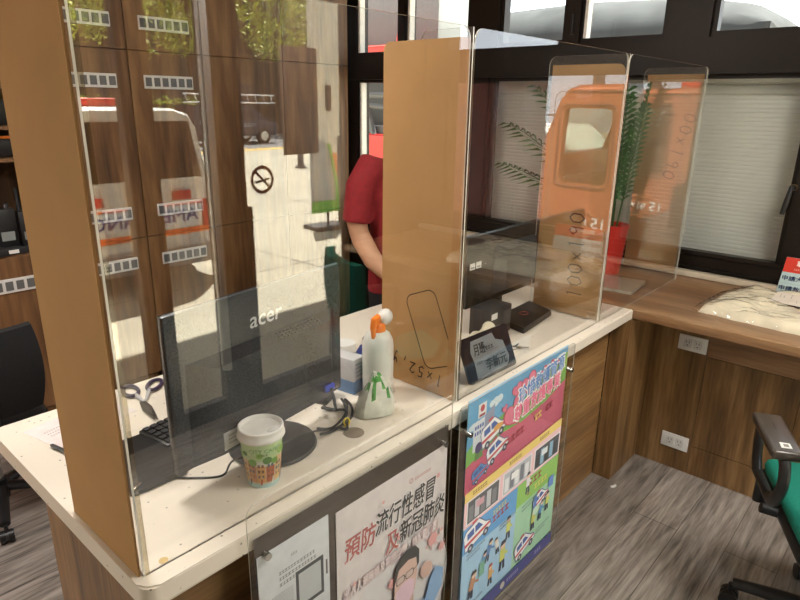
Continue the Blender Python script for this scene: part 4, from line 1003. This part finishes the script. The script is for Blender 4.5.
rings(b, [(.86, .165, .105, 0, 0), (.98, .15, .10, 0, 0), (1.12, .155, .105, 0, -.005), (1.26, .175, .11, 0, -.005), (1.36, .165, .09, 0, 0), (1.41, .09, .065, 0, .005)], SKIN)
b.tube([(0, .01, 1.38), (0, -.005, 1.47), (0, -.02, 1.53)], [.062, .056, .06], SKIN, 14)
b.ell((0, -.03, 1.60), (.076, .095, .115), SKIN); b.ell((0, -.055, 1.545), (.055, .062, .055), SKIN)     # skull, jaw
b.tube([(0, -.118, 1.615), (0, -.137, 1.575), (0, -.128, 1.567)], [.009, .015, .008], SKIN, 10)          # nose
for s_ in (-1, 1): b.ell((s_*.077, -.02, 1.59), (.012, .02, .032), SKIN)                                   # ears
b.tube([(-.022, -.112, 1.538), (0, -.118, 1.538), (.022, -.112, 1.538)], [.005, .008, .005], SKIN, 8)
for s_ in (-1, 1):
    fl = lambda p: (-p[0]*s_, p[1], p[2])
    A_ = [fl(p) for p in armR]; F_ = [fl(p) for p in foreR]
    b.tube(A_, [.048, .050, .047, .044], SKIN, 14); b.tube(F_, [.046, .044, .033, .028], SKIN, 14)
    b.tube([F_[-1], (F_[-1][0]*.93, F_[-1][1]-.05, .868), (F_[-1][0]*.9, F_[-1][1]-.075, .862)], [.030, .036, .032], SKIN, 12, flat=.7)
    bx_, by_ = F_[-1][0]*.9, F_[-1][1]-.07
    for q, (dx, ln) in enumerate(((-.027, .062), (-.009, .074), (.009, .078), (.027, .068))):
        b.tube([(bx_+dx, by_, .864), (bx_+dx*1.15, by_-ln*.45, .862), (bx_+dx*1.2, by_-ln*.8, .850), (bx_+dx*1.2, by_-ln, .842)], [.010, .0095, .0085, .007], SKIN, 8)
    b.tube([(bx_+(.03 if s_ > 0 else -.03), by_+.03, .862), (bx_+(.052 if s_ > 0 else -.052), by_-.005, .852), (bx_+(.05 if s_ > 0 else -.05), by_-.035, .845)], [.012, .010, .008], SKIN, 8)
b.tube([(-.09, 0, .86), (-.10, .0, .50)], [.075, .055], SKIN, 12); b.tube([(.09, 0, .86), (.10, .0, .50)], [.075, .055], SKIN, 12)
remesh('body', b, .0065, pe, SKIN, 3)
b = MB()
for s_ in (-1, 1):
    b.ell((s_*.030, -.116, 1.612), (.014, .008, .008), WHITE); b.ell((s_*.030, -.1235, 1.612), (.006, .003, .006), HAIR); b.tube([(s_*.048, -.108, 1.633), (s_*.016, -.123, 1.635)], .004, HAIR, 6)
b.build('eyes', pe)
b = MB(); b.ell((0, -.008, 1.635), (.084, .100, .098), HAIR); b.ell((0, .03, 1.585), (.080, .075, .09), HAIR)
o = remesh('hair', b, .008, pe, HAIR, 2)
b = MB()
rings(b, [(.80, .187, .128, 0, 0), (.90, .183, .126, 0, 0), (1.02, .177, .122, 0, 0), (1.14, .180, .124, 0, -.005), (1.27, .193, .128, 0, -.005), (1.36, .180, .108, 0, 0), (1.41, .115, .082, 0, .004), (1.43, .075, .068, 0, .004)], REDSH)
for s_ in (-1, 1):
    A_ = [(-p[0]*s_, p[1], p[2]) for p in armR[:3]]; b.tube([(A_[0][0]*.75, 0, 1.35)]+A_, [.066, .072, .067, .066], REDSH, 16)
o = remesh('polo_shirt', b, .009, pe, REDSH, 6)
b = MB(); b.loft([[((.070+k)*math.cos(2*PI*j/22), .002+(.066+k)*math.sin(2*PI*j/22)-.016*kk, z-.030*max(0, -math.sin(2*PI*j/22))) for j in range(22)] for k, z, kk in ((.006, 1.408, 0), (.004, 1.455, .0), (-.004, 1.46, 0), (.018, 1.425, 0), (.02, 1.42, 0))], REDSH, cap=False); b.build('collar', pe)
b = MB(); b.box((-.09, -.1325, 1.275), (.055, .004, .028), mat('red name badge', (.45, .03, .03), .4), .001, rot=Matrix.Rotation(.2, 3, 'Z')); f = Flat(b, lambda u, v, w: (-.115+u, -.1385-w+u*.2, 1.265+v), .0004); f.greek(.006, .006, .034, .008, '#d9c27a', 1, seed=99); b.build('name_badge', pe, smooth=0)
b = MB()
rings(b, [(.72, .175, .118, 0, 0), (.84, .178, .12, 0, 0), (.92, .172, .115, 0, 0)], TROUS)
for s_ in (-1, 1): b.tube([(s_*.085, 0, .82), (s_*.10, -.01, .50), (s_*.105, .0, .06)], [.098, .077, .062], TROUS, 16)
remesh('trousers', b, .011, pe, TROUS, 4)
for s_ in (-1, 1):
    b = MB(); b.ell((s_*.105, -.05, .045), (.048, .13, .045), BLACKM); b.box((s_*.105, -.05, .012), (.09, .25, .024), BLACK, .01); b.build('shoe', pe)

# ================================================================== OUTSIDE
CONC = mat('sunlit concrete', '#ada592', .9, var=.10, scale=1.2)
m = MB(); m.b2((-40, -60, GR-.2), (40, 40, GR), CONC); struct('ground', m, label='pale concrete forecourt around the building')
m = MB(); m.b2((-40, -31, GR), (40, -19.9, GR+.012), mat('asphalt', (.16, .155, .15), .9)); struct('road', m, label='grey asphalt street beyond the forecourt')
m = MB(); m.b2((-40, -19.9, GR), (40, -19.3, GR+.014), mat('yellow road paint', (.75, .45, .05), .7)); struct('trim_3', m, label='yellow line along the street edge', cat='trim')
m = MB()
for x, y0, y1 in ((1.2, -13, -1.8), (4.2, -13, -1.8), (7.2, -13, -1.8)): m.b2((x, y0, GR), (x+.02, y1, GR+.002), mat('concrete joint', (.12, .11, .1), .9))
for y in (-4.62, -8.4): m.b2((-10, y, GR), (20, y+.02, GR+.002), MATS['concrete joint'])
struct('trim_4', m, label='joints in the concrete forecourt', cat='trim')
m = MB(); m.b2((XL-1, -4.75, 2.92), (9, YF-.06, 3.06), PLASTER); m.b2((XW+.15, YF-.06, 2.92), (XW+.75, 6, 3.06), PLASTER); struct('canopy', m, label='entrance canopy of the building, plus an added sun-blocking eave', cat='canopy')  # second slab is an unseen eave, added to keep sun out of the windows
WPAINT = mat('white vehicle paint', (.80, .79, .76), .25, var=.02)
RUBBER = mat('tyre rubber', (.02, .02, .02), .8)
VGLASS = mat('dark vehicle glass', (.02, .018, .016), .08, spec=.6)
def wheel(t, x, y, r=.33, w=.2, axis='x'):
    b = MB(); d = (w/2, 0, 0) if axis == 'x' else (0, w/2, 0); c = Vector((x, y, r))
    b.cyl(c-Vector(d), c+Vector(d), r, RUBBER, seg=28); b.cyl(c-Vector(d)*1.03, c+Vector(d)*1.03, r*.6, CHROME, seg=20); b.build('wheel', t)
m = MB(); m.b2((9.30, -10.4, GR), (9.98, -10.0, 5.0), mat('pale painted pillar', (.62, .57, .45), .8)); m.b2((9.44, -10.0, 1.45), (9.58, -9.96, 2.0), DARKFR); m.build('gate_pillar')
tag(bpy.data.objects['gate_pillar'], 'tall pale gate pillar with a dark box on it out on the forecourt', 'pillar')
# ambulance
av = thing('ambulance', 'white ambulance parked outside with an orange stripe, mirrored in the front screen', 'ambulance', (2.45, -4.92, GR))
b = MB(); sec = [(-.80, .32), (-.81, .7), (-.80, 1.02), (-.70, 1.55), (-.62, 1.69), (-.45, 1.74), (.45, 1.74), (.62, 1.69), (.70, 1.55), (.80, 1.02), (.81, .7), (.80, .32)]
b.loft([[(x*k, y, .32+(z-.32)*kz) for x, z in sec] for y, k, kz in ((0, .97, .985), (-.04, 1, 1), (-3.3, 1, 1), (-3.9, .98, .9), (-4.5, .92, .5), (-4.6, .88, .45))], WPAINT); b.build('body', av, smooth=30)
b = MB(); b.prism([(-.66, 1.07), (.70, 1.07), (.60, 1.62), (-.56, 1.62)], lambda u, v, w: (u, w, v), .0, .006, VGLASS); b.build('rear_window', av)
b = MB(); b.box((0, .006, 1.05), (1.44, .02, .03), WPAINT, .005); b.box((-.1, .01, .80), (.02, .02, .5), mat('door gap', (.2, .2, .2), .6)); b.build('tailgate_trim', av)
b = MB(); b.box((.45, .02, .895), (.2, .04, .09), REDP, .01); b.box((-.45, .02, .895), (.2, .04, .09), REDP, .01); b.build('brake_light', av)
for s_ in (-1, 1):
    b = MB(); b.box((s_*.735, .0, .69), (.12, .05, .28), REDP, .015); b.build('tail_light', av)
b = MB(); b.b2((-.67, .0, .60), (.67, .008, .78), mat('white reflective band', (.75, .76, .80), .4)); f = Flat(b, lambda u, v, w: (.62-u, .0085+w, .625+v), .0008); f.text(0, 0, .125, 'AMBULANCE', '#26308c', 1.2, 0, 0, .03); b.build('lettering', av, smooth=0)
b = MB(); b.b2((-.79, .0, .49), (.79, .010, .55), mat('orange stripe', (.95, .17, .02), .4)); b.b2((-.79, .0, .79), (.79, .008, .815), MATS['orange stripe']); b.build('stripe', av)
b = MB(); b.b2((-.82, -.05, .18), (.82, .12, .36), mat('grey bumper', (.30, .29, .28), .5), .03); b.build('bumper', av)
b = MB(); b.box((-.52, .125, .29), (.32, .008, .11), WHITE, .003); f = Flat(b, lambda u, v, w: (-.40-u, .1295+w, .265+v)); f.greek(0, 0, .24, .05, '#3a5a3a', 1, seed=101); b.build('number_plate', av, smooth=0)
for y in (-.75, -3.6):
    for s_ in (-1, 1): wheel(av, s_*.72, y)
b = MB(); b.box((0, -1.2, 1.78), (1.1, .3, .1), REDP, .03); b.build('beacon_bar', av)

# orange fire truck in the bay on the left
OPAINT = mat('orange fire truck paint', (.42, .13, .065), .3, var=.03)
ft = thing('fire_truck', 'orange fire truck outside the doorway, mirrored in the cardboard backed side screens', 'fire truck', (-2.6, 0, GR))
Z = -GR
b = MB(); b.prism([(-3.5, .22), (2.96, .22), (2.98, 1.0), (2.90, 1.25), (2.66, 1.95), (2.52, 2.05), (1.2, 2.07), (1.1, 1.9), (-3.5, 1.9)], lambda u, v, w: (-w, u, v), 0, 1.95, OPAINT)
bmesh.ops.bevel(b.bm, geom=[e for e in b.bm.edges], offset=.05, segments=3, affect='EDGES', clamp_overlap=True); o = b.build('cab_body', ft, smooth=35)
def carve(o, poly, x0, x1):
    k = MB(); k.prism(poly, lambda u, v, w: (w, u, v), x0, x1, OPAINT); ko = k.build('cutter', ft); md = o.modifiers.new('b', 'BOOLEAN'); md.operation = 'DIFFERENCE'; md.object = ko; md.solver = 'EXACT'
    dg = bpy.context.evaluated_depsgraph_get(); me = bpy.data.meshes.new_from_object(o.evaluated_get(dg)); o.modifiers.clear(); o.data = me; bpy.data.objects.remove(ko)
    for p in me.polygons: p.use_smooth = False
carve(o, rrect(2.02, .79+Z, 2.60, 1.62+Z, .07), -2.3, .3); carve(o, [(2.45, 1.27), (3.1, 1.27), (3.1, 1.88), (2.45, 1.88)], -1.78, -.17); carve(o, rrect(1.30, .79+Z, 1.70, 1.62+Z, .07), -2.3, .3); carve(o, [(1.2, .62), (2.6, .62), (2.68, 1.05), (2.6, 1.9), (1.2, 1.9)], -1.85, -.1)
b = MB(); b.tube([(-1.35+.19*math.cos(a), 2.30+.10*math.sin(a), 1.22+.16*math.sin(a)) for a in (2*PI*k/20 for k in range(20))], .016, BLACK, 8, True); b.cyl((-1.35, 2.33, 1.2), (-1.35, 2.55, .95), .03, BLACK); b.build('steering_wheel', ft)
b = MB(); b.b2((-1.8, 2.42, .65), (-.15, 2.64, 1.02), DGREY, .03); b.build('dashboard', ft)
for x in (-.5, -1.4):
    b = MB(); b.b2((x-.25, 1.5, .63), (x+.25, 2.0, .85), DGREY, .04); b.b2((x-.25, 1.4, .8), (x+.25, 1.52, 1.45), DGREY, .05); b.build('seat', ft)
VPALE = clear('truck window glass', .06, (.82, .88, .84))
b = MB(); b.prism(rrect(2.02, .79+Z, 2.60, 1.62+Z, .07), lambda u, v, w: (w, u-(v-.97)*.02, v), .0, .006, VPALE); b.build('side_window', ft)
b = MB(); b.prism(rrect(1.30, .79+Z, 1.70, 1.62+Z, .07), lambda u, v, w: (w, u, v), .0, .006, VPALE); b.build('side_window', ft)
b = MB(); b.tube([(.004, p[0], p[1]) for p in rrect(1.98, .79+Z-.04, 2.64, 1.62+Z+.04, .09)], .008, DGREY, 6, True); b.tube([(.003, p[0], p[1]) for p in rrect(1.80, .42, 2.72, 1.98, .09)], .005, BLACKM, 6, True); b.build('door_seal', ft)
b = MB(); f = Flat(b, lambda u, v, w: (.003+w, 1.99+u, .47+v), .001); f.text(0, 0, .12, '15', '#f2efe8', .14, 0, 0, .03); f.text(.19, .005, .10, '埔內', '#f2efe8', .24, 0, 0, .02); f.rect(.16, .17, .34, .33, mat('pale paint patch', (.50, .17, .09), .4)); b.build('lettering', ft, smooth=0)
b = MB(); b.box((.004, 2.12, .30+.02), (.012, .2, .13), mat('grey door handle', (.28, .24, .19), .4), .02); b.build('door_handle', ft)
b = MB(); b.tube([(.02, 2.70, 1.72), (.20, 2.82, 1.72), (.20, 2.84, 1.30), (.02, 2.78, 1.20)], .012, BLACKM, 8); b.box((.2, 2.80, 1.52), (.06, .17, .30), BLACKM, .02); b.build('mirror', ft)
b = MB(); b.loft([[(-.15, 2.905, 1.27), (-1.8, 2.905, 1.27), (-1.75, 2.70, 1.88), (-.2, 2.70, 1.88)], [(-.15, 2.93, 1.28), (-1.8, 2.93, 1.28), (-1.75, 2.725, 1.89), (-.2, 2.725, 1.89)]], VPALE); b.build('windscreen', ft)
b = MB(); b.cyl((-.5, 2.45, 2.05), (-.5, 2.45, 2.17), .07, DGREY); b.box((-.9, 1.9, 2.12), (1.2, .3, .12), REDP, .03); b.build('beacon', ft)
b = MB(); b.tube([(-.1, -3.0, 2.05), (-.1, 1.6, 2.2)], .03, CHROME, 8); b.tube([(-.55, -3.0, 2.05), (-.55, 1.6, 2.2)], .03, CHROME, 8)
for k in range(12): b.cyl((-.1, -2.9+k*.4, 2.05+k*.013), (-.55, -2.9+k*.4, 2.05+k*.013), .016, CHROME, seg=8)
b.build('ladder', ft)
for y in (.72, -2.4):
    for x in (-.12, -1.8): wheel(ft, x, y, .40, .24)
# red appliance behind the window wall
f2 = thing('fire_truck', 'red fire truck with grey rails seen through the narrow back corner windows', 'fire truck', (4.3, 3.0, GR))
RPAINT = mat('red fire truck paint', (.50, .03, .02), .3)
b = MB(); b.b2((0, 0, .35), (1.6, 5.0, 1.52), RPAINT, .04); b.build('lower_body', f2)
b = MB(); b.b2((.02, .0, 2.22), (.3, 5.0, 2.36), RPAINT, .03); b.b2((.1, .3, 1.52), (1.5, 4.6, 1.60), DGREY); b.build('upper_rail', f2)
b = MB()
for k in range(9): b.tube([(.06, .05+k*.6, 1.5), (.06, .3+k*.6, 2.24)], .03, DGREY, 6)
b.tube([(.06, 0, 1.9), (.06, 5, 1.9)], .03, DGREY, 6); b.tube([(.06, 0, 1.75), (.06, 5, 2.1)], .025, DGREY, 6); b.box((.95, 2.5, 2.25), (.9, 4.6, 1.4), mat('grey equipment locker', (.12, .125, .12), .8, spec=.1), .05); b.build('ladder_rail', f2)
b = MB(); b.cyl((.25, .42, 2.36), (.25, .42, 2.50), .09, REDP, r1=.07); b.build('beacon', f2)
for y in (1.0, 4.0):
    for x in (.15, 1.45): wheel(f2, x, y, .42, .24)
# covered lorry seen through the upper windows
lo = thing('covered_lorry', 'lorry with a grey tarpaulin roof seen through the upper windows', 'lorry', (6.0, -.2, GR))
b = MB()
b.loft([[(1.1+1.1*sx, y, 2.52+(.02 if sx*sx == 1 else .42*k*math.sqrt(max(0, 1-sx*sx)))) for sx in (-1, -.9, -.7, -.4, 0, .4, .7, .9, 1)]+[(2.2, y, 2.3), (0, y, 2.3)] for y, k in ((.75, .05), (.85, .35), (1.1, .68), (1.6, .92), (2.8, 1.05), (4.2, .95), (4.6, .3))], mat('grey tarpaulin', (.035, .037, .037), .9, var=.2, scale=3, spec=.05)); b.build('tarpaulin_roof', lo, smooth=60)
b = MB(); b.b2((0, .78, 1.0), (2.2, 4.6, 2.44), mat('tan lorry side', (.12, .09, .055), .6)); b.b2((-.01, 3.0, 2.2), (0, 3.5, 2.42), mat('blue panel', (.03, .09, .25), .5)); b.b2((.1, 4.7, .5), (2.1, 6.2, 2.1), mat('blue cab', (.06, .15, .35), .4), .1); b.b2((0.1, .5, .6), (2.1, 6.0, .95), DGREY); b.build('cargo_body', lo)
for y in (1.2, 5.4):
    for x in (.2, 2.0): wheel(lo, x, y, .45, .25)
# dark pickup with a ladder on its roof across the forecourt
pv = thing('dark_van', 'dark blue van carrying a white ladder across the forecourt, mirrored in the front screen', 'van', (15.5, -23.2, GR), 0)
b = MB(); b.prism([(-2.1, .35), (2.1, .35), (2.15, .9), (1.5, 1.0), (.9, 1.55), (-2.0, 1.6), (-2.15, .9)], lambda u, v, w: (u, w, v), -.8, .8, mat('dark navy paint', (.035, .04, .06), .3)); bmesh.ops.bevel(b.bm, geom=b.bm.edges[:], offset=.06, segments=2, affect='EDGES'); b.build('body', pv)
b = MB(); b.b2((-.4, .8, 1.05), (.75, .81, 1.45), VGLASS); b.b2((-1.8, .8, 1.05), (-.6, .81, 1.45), VGLASS); b.build('side_window', pv)
b = MB(); f = Flat(b, lambda u, v, w: (.9-u, .812+w, .75+v)); f.greek(0, 0, .8, .14, '#b9bcc2', 1, seed=103); b.build('lettering', pv, smooth=0)
b = MB(); b.tube([(-2.3, .5, 1.72), (2.2, .5, 1.72)], .03, WHITE, 8); b.tube([(-2.3, .5, 2.05), (2.2, .5, 2.05)], .03, WHITE, 8)
for k in range(11): b.cyl((-2.1+k*.42, .5, 1.72), (-2.2+k*.42, .5, 2.05), .022, WHITE, seg=8)
b.cyl((-1.6, .5, 1.55), (-1.6, .5, 1.72), .03, DGREY); b.cyl((1., .5, 1.5), (1., .5, 1.72), .03, DGREY); b.build('ladder', pv)
for x in (-1.3, 1.35):
    for y in (-.72, .72): wheel(pv, x, y, .33, .2, 'y')
# white car beyond the truck bay, hydrant, cone, banner
wc = thing('white_car', 'white car parked beyond the orange fire truck', 'car', (-9.6, 6.9, GR), .25)
b = MB(); b.prism([(-2.1, .3), (2.1, .3), (2.15, .75), (1.2, .88), (.6, 1.4), (-1.0, 1.42), (-1.7, .92), (-2.15, .85)], lambda u, v, w: (w, u, v), -.82, .82, WPAINT); bmesh.ops.bevel(b.bm, geom=b.bm.edges[:], offset=.07, segments=2, affect='EDGES'); b.build('body', wc)
b = MB(); b.prism([(-1.45, .92), (1.05, .92), (.55, 1.32), (-.95, 1.34)], lambda u, v, w: (w, u, v), -.835, .835, VGLASS); b.build('side_window', wc)
for y in (-1.3, 1.3):
    for x in (-.75, .75): wheel(wc, x, y, .31)
hy = thing('fire_hydrant', 'small hydrant with a pale blue cap out on the forecourt', 'hydrant', (11.3, -13.2, GR))
b = MB(); b.lathe([(0, 0), (.16, 0), (.16, .05), (.09, .07), (.09, .42), (0, .44)], mat('grey iron', (.08, .08, .09), .5), 20); b.build('post', hy)
b = MB(); b.lathe([(0, .42), (.14, .42), (.13, .52), (.06, .6), (0, .61)], mat('pale blue paint', (.18, .38, .65), .4), 20); b.cyl((-.2, 0, .5), (.3, 0, .52), .07, MATS['pale blue paint']); b.build('cap', hy)
co = thing('traffic_cone', 'orange traffic cone standing outside near the banner', 'cone', (8.68, -8.9, GR))
b = MB(); b.box((0, 0, .02), (.42, .42, .04), ORANGE, .01); b.build('base', co)
b = MB(); b.lathe([(0, .04), (.17, .04), (.045, .80), (0, .80)], ORANGE, 24); b.build('cone_body', co); b = MB(); b.lathe([(.128, .26), (.13, .26), (.098, .46), (.094, .46)], WHITE, 24); b.build('white_band', co)
ba = thing('banner_stand', 'green and grey banner stand outside the entrance, mirrored in the front screen', 'banner', (5.83, -5.95, GR), .1)
b = MB(); b.prism([(-.30, .25), (.16, .25), (.16, .62), (.02, 1.25), (-.12, 1.32), (-.30, 1.32)], lambda u, v, w: (u, w, v), 0, .02, mat('grey banner print', (.42, .42, .40), .6)); b.build('banner_sheet', ba)
b = MB(); b.tube([(.17, .025, .25), (.15, .025, .7), (.02, .025, 1.25)], .025, mat('green banner edge', (.12, .42, .05), .5), 8); b.b2((-.30, .021, .25), (.17, .028, .42), MATS['green banner edge']); b.build('green_border', ba)
b = MB(); b.cyl((.25, -.04, 0), (.25, -.04, 1.35), .022, DGREY); b.box((.0, -.02, .03), (.6, .4, .06), DGREY, .01); b.cyl((0, -.0, .05), (0, -.0, .3), .02, DGREY); b.build('stand', ba)
# bystander bending by the hedge
by = thing('person', 'person in a pale blue shirt bending over by the hedge outside, mirrored in the screen', 'person', (12.75, -20.6, GR), .3)
b = MB(); b.tube([(0, 0, .85), (.18, .02, 1.05), (.38, .03, 1.12)], [.16, .17, .13], SKIN, 14); b.ell((.56, .03, 1.12), (.10, .085, .11), SKIN)
b.tube([(.38, .03, 1.12), (.5, .03, 1.12)], .06, SKIN, 10)
for s_ in (-1, 1):
    b.tube([(0, s_*.09, .86), (.05, s_*.1, .48), (-.02, s_*.1, .06)], [.09, .065, .05], SKIN, 12); b.tube([(.36, s_*.17, 1.10), (.42, s_*.2, .86), (.52, s_*.15, .66)], [.055, .045, .032], SKIN, 10); b.tube([(.52, s_*.15, .66), (.55, s_*.14, .58)], [.035, .02], SKIN, 8)
    b.tube([(-.05, s_*.1, .035), (.14, s_*.1, .03)], [.045, .035], SKIN, 8)
remesh('body', b, .016, by, SKIN, 3)
b = MB(); b.tube([(-.02, 0, .88), (.18, .02, 1.06), (.38, .03, 1.13)], [.18, .19, .155], mat('pale blue shirt', (.42, .48, .62), .8), 16)
for s_ in (-1, 1): b.tube([(.33, s_*.1, 1.11), (.37, s_*.18, 1.09), (.41, s_*.2, .93)], [.07, .068, .06], MATS['pale blue shirt'], 12)
remesh('shirt', b, .018, by, MATS['pale blue shirt'], 3)
b = MB(); 
for s_ in (-1, 1): b.tube([(0, s_*.08, .90), (.05, s_*.1, .48), (-.02, s_*.1, .08)], [.115, .085, .07], TROUS, 12)
remesh('trousers', b, .018, by, TROUS, 3)
b = MB(); b.ell((.55, .03, 1.145), (.105, .09, .10), HAIR); b.build('hair', by)

# building across the street, hedge and trees
bd = thing('opposite_building', 'brown building across the street behind the trees', 'building', (14, -34, GR))
b = MB(); b.b2((-26, -4, 0), (26, 0, 11), mat('brown render', (.10, .075, .05), .9, var=.1, scale=.6)); b.build('wall', bd)
for i in range(12):
    for j in range(3):
        b = MB(); b.b2((-24+i*4.1, 0, 1.2+j*3.3), (-22+i*4.1, .06, 2.9+j*3.3), DGREY); b.b2((-23.9+i*4.1, .06, 1.3+j*3.3), (-22.1+i*4.1, .07, 2.8+j*3.3), VGLASS); b.build('window', bd)
b = MB(); b.b2((-26.3, -4.3, 11), (26.3, .3, 11.3), DGREY); b.build('roof_edge', bd)
BARK = mat('tree bark', (.09, .06, .04), .9)
LF = [mat('sunny leaf green', (.46, .48, .08), .6, var=.3, scale=2), mat('mid leaf green', (.20, .26, .05), .6, var=.3, scale=2)]
def leafcloud(name, parent, blobs, n, size, m_, seed):
    rd = random.Random(seed); vs, fs = [], []
    for k in range(n):
        c, r = blobs[k % len(blobs)]
        while True:
            p = Vector((rd.uniform(-1, 1), rd.uniform(-1, 1), rd.uniform(-1, 1)))
            if .25 < p.length < 1: break
        p = Vector(c)+Vector((p.x*r[0], p.y*r[1], p.z*r[2]))
        q = Vector((rd.gauss(0, 1), rd.gauss(0, 1), rd.gauss(0, 1))).normalized(); w = q.orthogonal().normalized(); h_ = q.cross(w); s_ = size*rd.uniform(.6, 1.3)
        i = len(vs); vs += [p-w*s_, p-h_*s_*.45, p+w*s_, p+h_*s_*.45]; fs.append((i, i+1, i+2, i+3))
    me = bpy.data.meshes.new(name); me.from_pydata([tuple(v) for v in vs], [], fs); me.materials.append(m_)
    o = bpy.data.objects.new(name, me); COL.objects.link(o); o.parent = parent; return o
def tree(x, y, h, r, m_, seed, label):
    t = thing('street_tree', label, 'tree', (x, y, GR), 0, 'street trees'); rd = random.Random(seed)
    b = MB(); b.tube([(0, 0, 0), (.05, 0, h*.3), (-.05, .05, h*.55), (0, 0, h*.8)], [.2, .16, .12, .05], BARK, 10)
    blobs = []
    for k in range(7):
        a = k*2.4; zz = h*(.5+.07*k); rr = r*(.65 if k < 5 else .3); c = (rr*math.cos(a), rr*math.sin(a), zz); blobs.append((c, (r*.55, r*.55, h*.13))); b.tube([(0, 0, h*.36+k*.1), (c[0]*.5, c[1]*.5, zz*.85), c], [.07, .05, .02], BARK, 6)
    b.build('trunk', t); leafcloud('crown', t, blobs, 2400, .14, m_, seed)
for k, (x, y, h, r, c) in enumerate(((13.2, -29, 9, 2.1, 0), (18.0, -30, 8.6, 2.0, 0), (22.8, -29, 8.6, 2.3, 0), (27.6, -30, 9, 2.2, 1), (8.4, -29.5, 9, 2.2, 1))):
    tree(x, y, h, r, LF[c], 20+k, ['yellow green street tree left of the parked ambulance roof', 'yellow green street tree above the ladder van', 'tall sunny street tree right of the ladder van', 'darker street tree at the right end of the row', 'darker street tree at the left end of the row'][k])
for k, (x, y, h, r, c) in enumerate(((-11, 10.5, 7, 2.0, 0), (-14, 4.5, 7.5, 2.2, 1), (-8.0, 15.5, 7, 2.0, 0))):
    tree(x, y, h, r, LF[c], 40+k, ['sunny tree beyond the fire truck and white car', 'darker tree beyond the tail of the orange fire truck', 'small tree beyond the front of the orange fire truck'][k])
hg = thing('clipped_hedge', 'bright green clipped hedge across the forecourt behind the ambulance', 'hedge', (13.2, -26.2, GR))
b = MB(); b.b2((-3.4, -.35, .0), (3.2, .35, 1.6), mat('hedge core', (.03, .05, .015), .9)); b.build('core', hg)
leafcloud('foliage', hg, [((x*.55-3.3, 0, 1.35), (.5, .5, .62)) for x in range(12)], 2600, .085, mat('bright hedge leaf', (.40, .48, .05), .6, var=.25, scale=3), 55)

# ================================================================== LIGHT AND CAMERA
W = bpy.data.worlds.new('sky'); S.world = W; W.use_nodes = True
N = W.node_tree.nodes; bgd = N['Background']; bgd.inputs['Color'].default_value = (.86, .93, 1.0, 1); bgd.inputs['Strength'].default_value = 4.4
su = bpy.data.lights.new('sun', 'SUN'); su.energy = 52; su.angle = .02; su.color = (1, .95, .86)
so = bpy.data.objects.new('sun', su); COL.objects.link(so)
so.rotation_euler = Vector((.30, -.40, .87)).to_track_quat('Z', 'Y').to_euler()
def lamp(x, y, label, power):  # unseen fill lights in added housings, placed to brighten the interior
    t = thing('fill_lamp', label, 'lamp', (x, y, ZC), 0, 'added ceiling fill lights')
    b = MB(); b.b2((-.31, -.31, -.05), (.31, .31, 0), WHITE, .006); b.build('housing', t)
    l = bpy.data.lights.new('lamp_panel', 'AREA'); l.shape = 'SQUARE'; l.size = .56; l.energy = power; l.color = (1, .955, .89)
    o = bpy.data.objects.new('lamp_panel', l); COL.objects.link(o); o.parent = t; o.location = (0, 0, -.056)
lamp(1.25, -1.25, 'added square fill lamp above the visitor side', 46)
lamp(.28, .95, 'added square fill lamp above the staff side', 34)

cd = bpy.data.cameras.new('camera'); cam = bpy.data.objects.new('camera', cd); COL.objects.link(cam)
cx, cy, cz, yaw, pitch, roll, fpx = -0.35931, -0.898854, 1.648132, 0.7224162, 0.3099146, 0.0159147, 615.8337
fw = Vector((math.cos(pitch)*math.cos(yaw), math.cos(pitch)*math.sin(yaw), -math.sin(pitch)))
r0 = Vector((math.sin(yaw), -math.cos(yaw), 0)); u0 = r0.cross(fw)
r2 = math.cos(roll)*r0+math.sin(roll)*u0; u2_ = -math.sin(roll)*r0+math.cos(roll)*u0
cam.matrix_world = Matrix(((r2.x, u2_.x, -fw.x, cx), (r2.y, u2_.y, -fw.y, cy), (r2.z, u2_.z, -fw.z, cz), (0, 0, 0, 1)))
cd.sensor_fit = 'HORIZONTAL'; cd.sensor_width = 36; cd.lens = fpx*36/800; cd.clip_start = .02; cd.clip_end = 300
S.camera = cam
S.view_settings.view_transform = 'Standard'; S.view_settings.look = 'None'; S.view_settings.gamma = 1; S.view_settings.use_curve_mapping = False
S.view_settings.exposure = 0
S.cycles.transparent_max_bounces = 32; S.cycles.max_bounces = 8; S.cycles.sample_clamp_indirect = 8
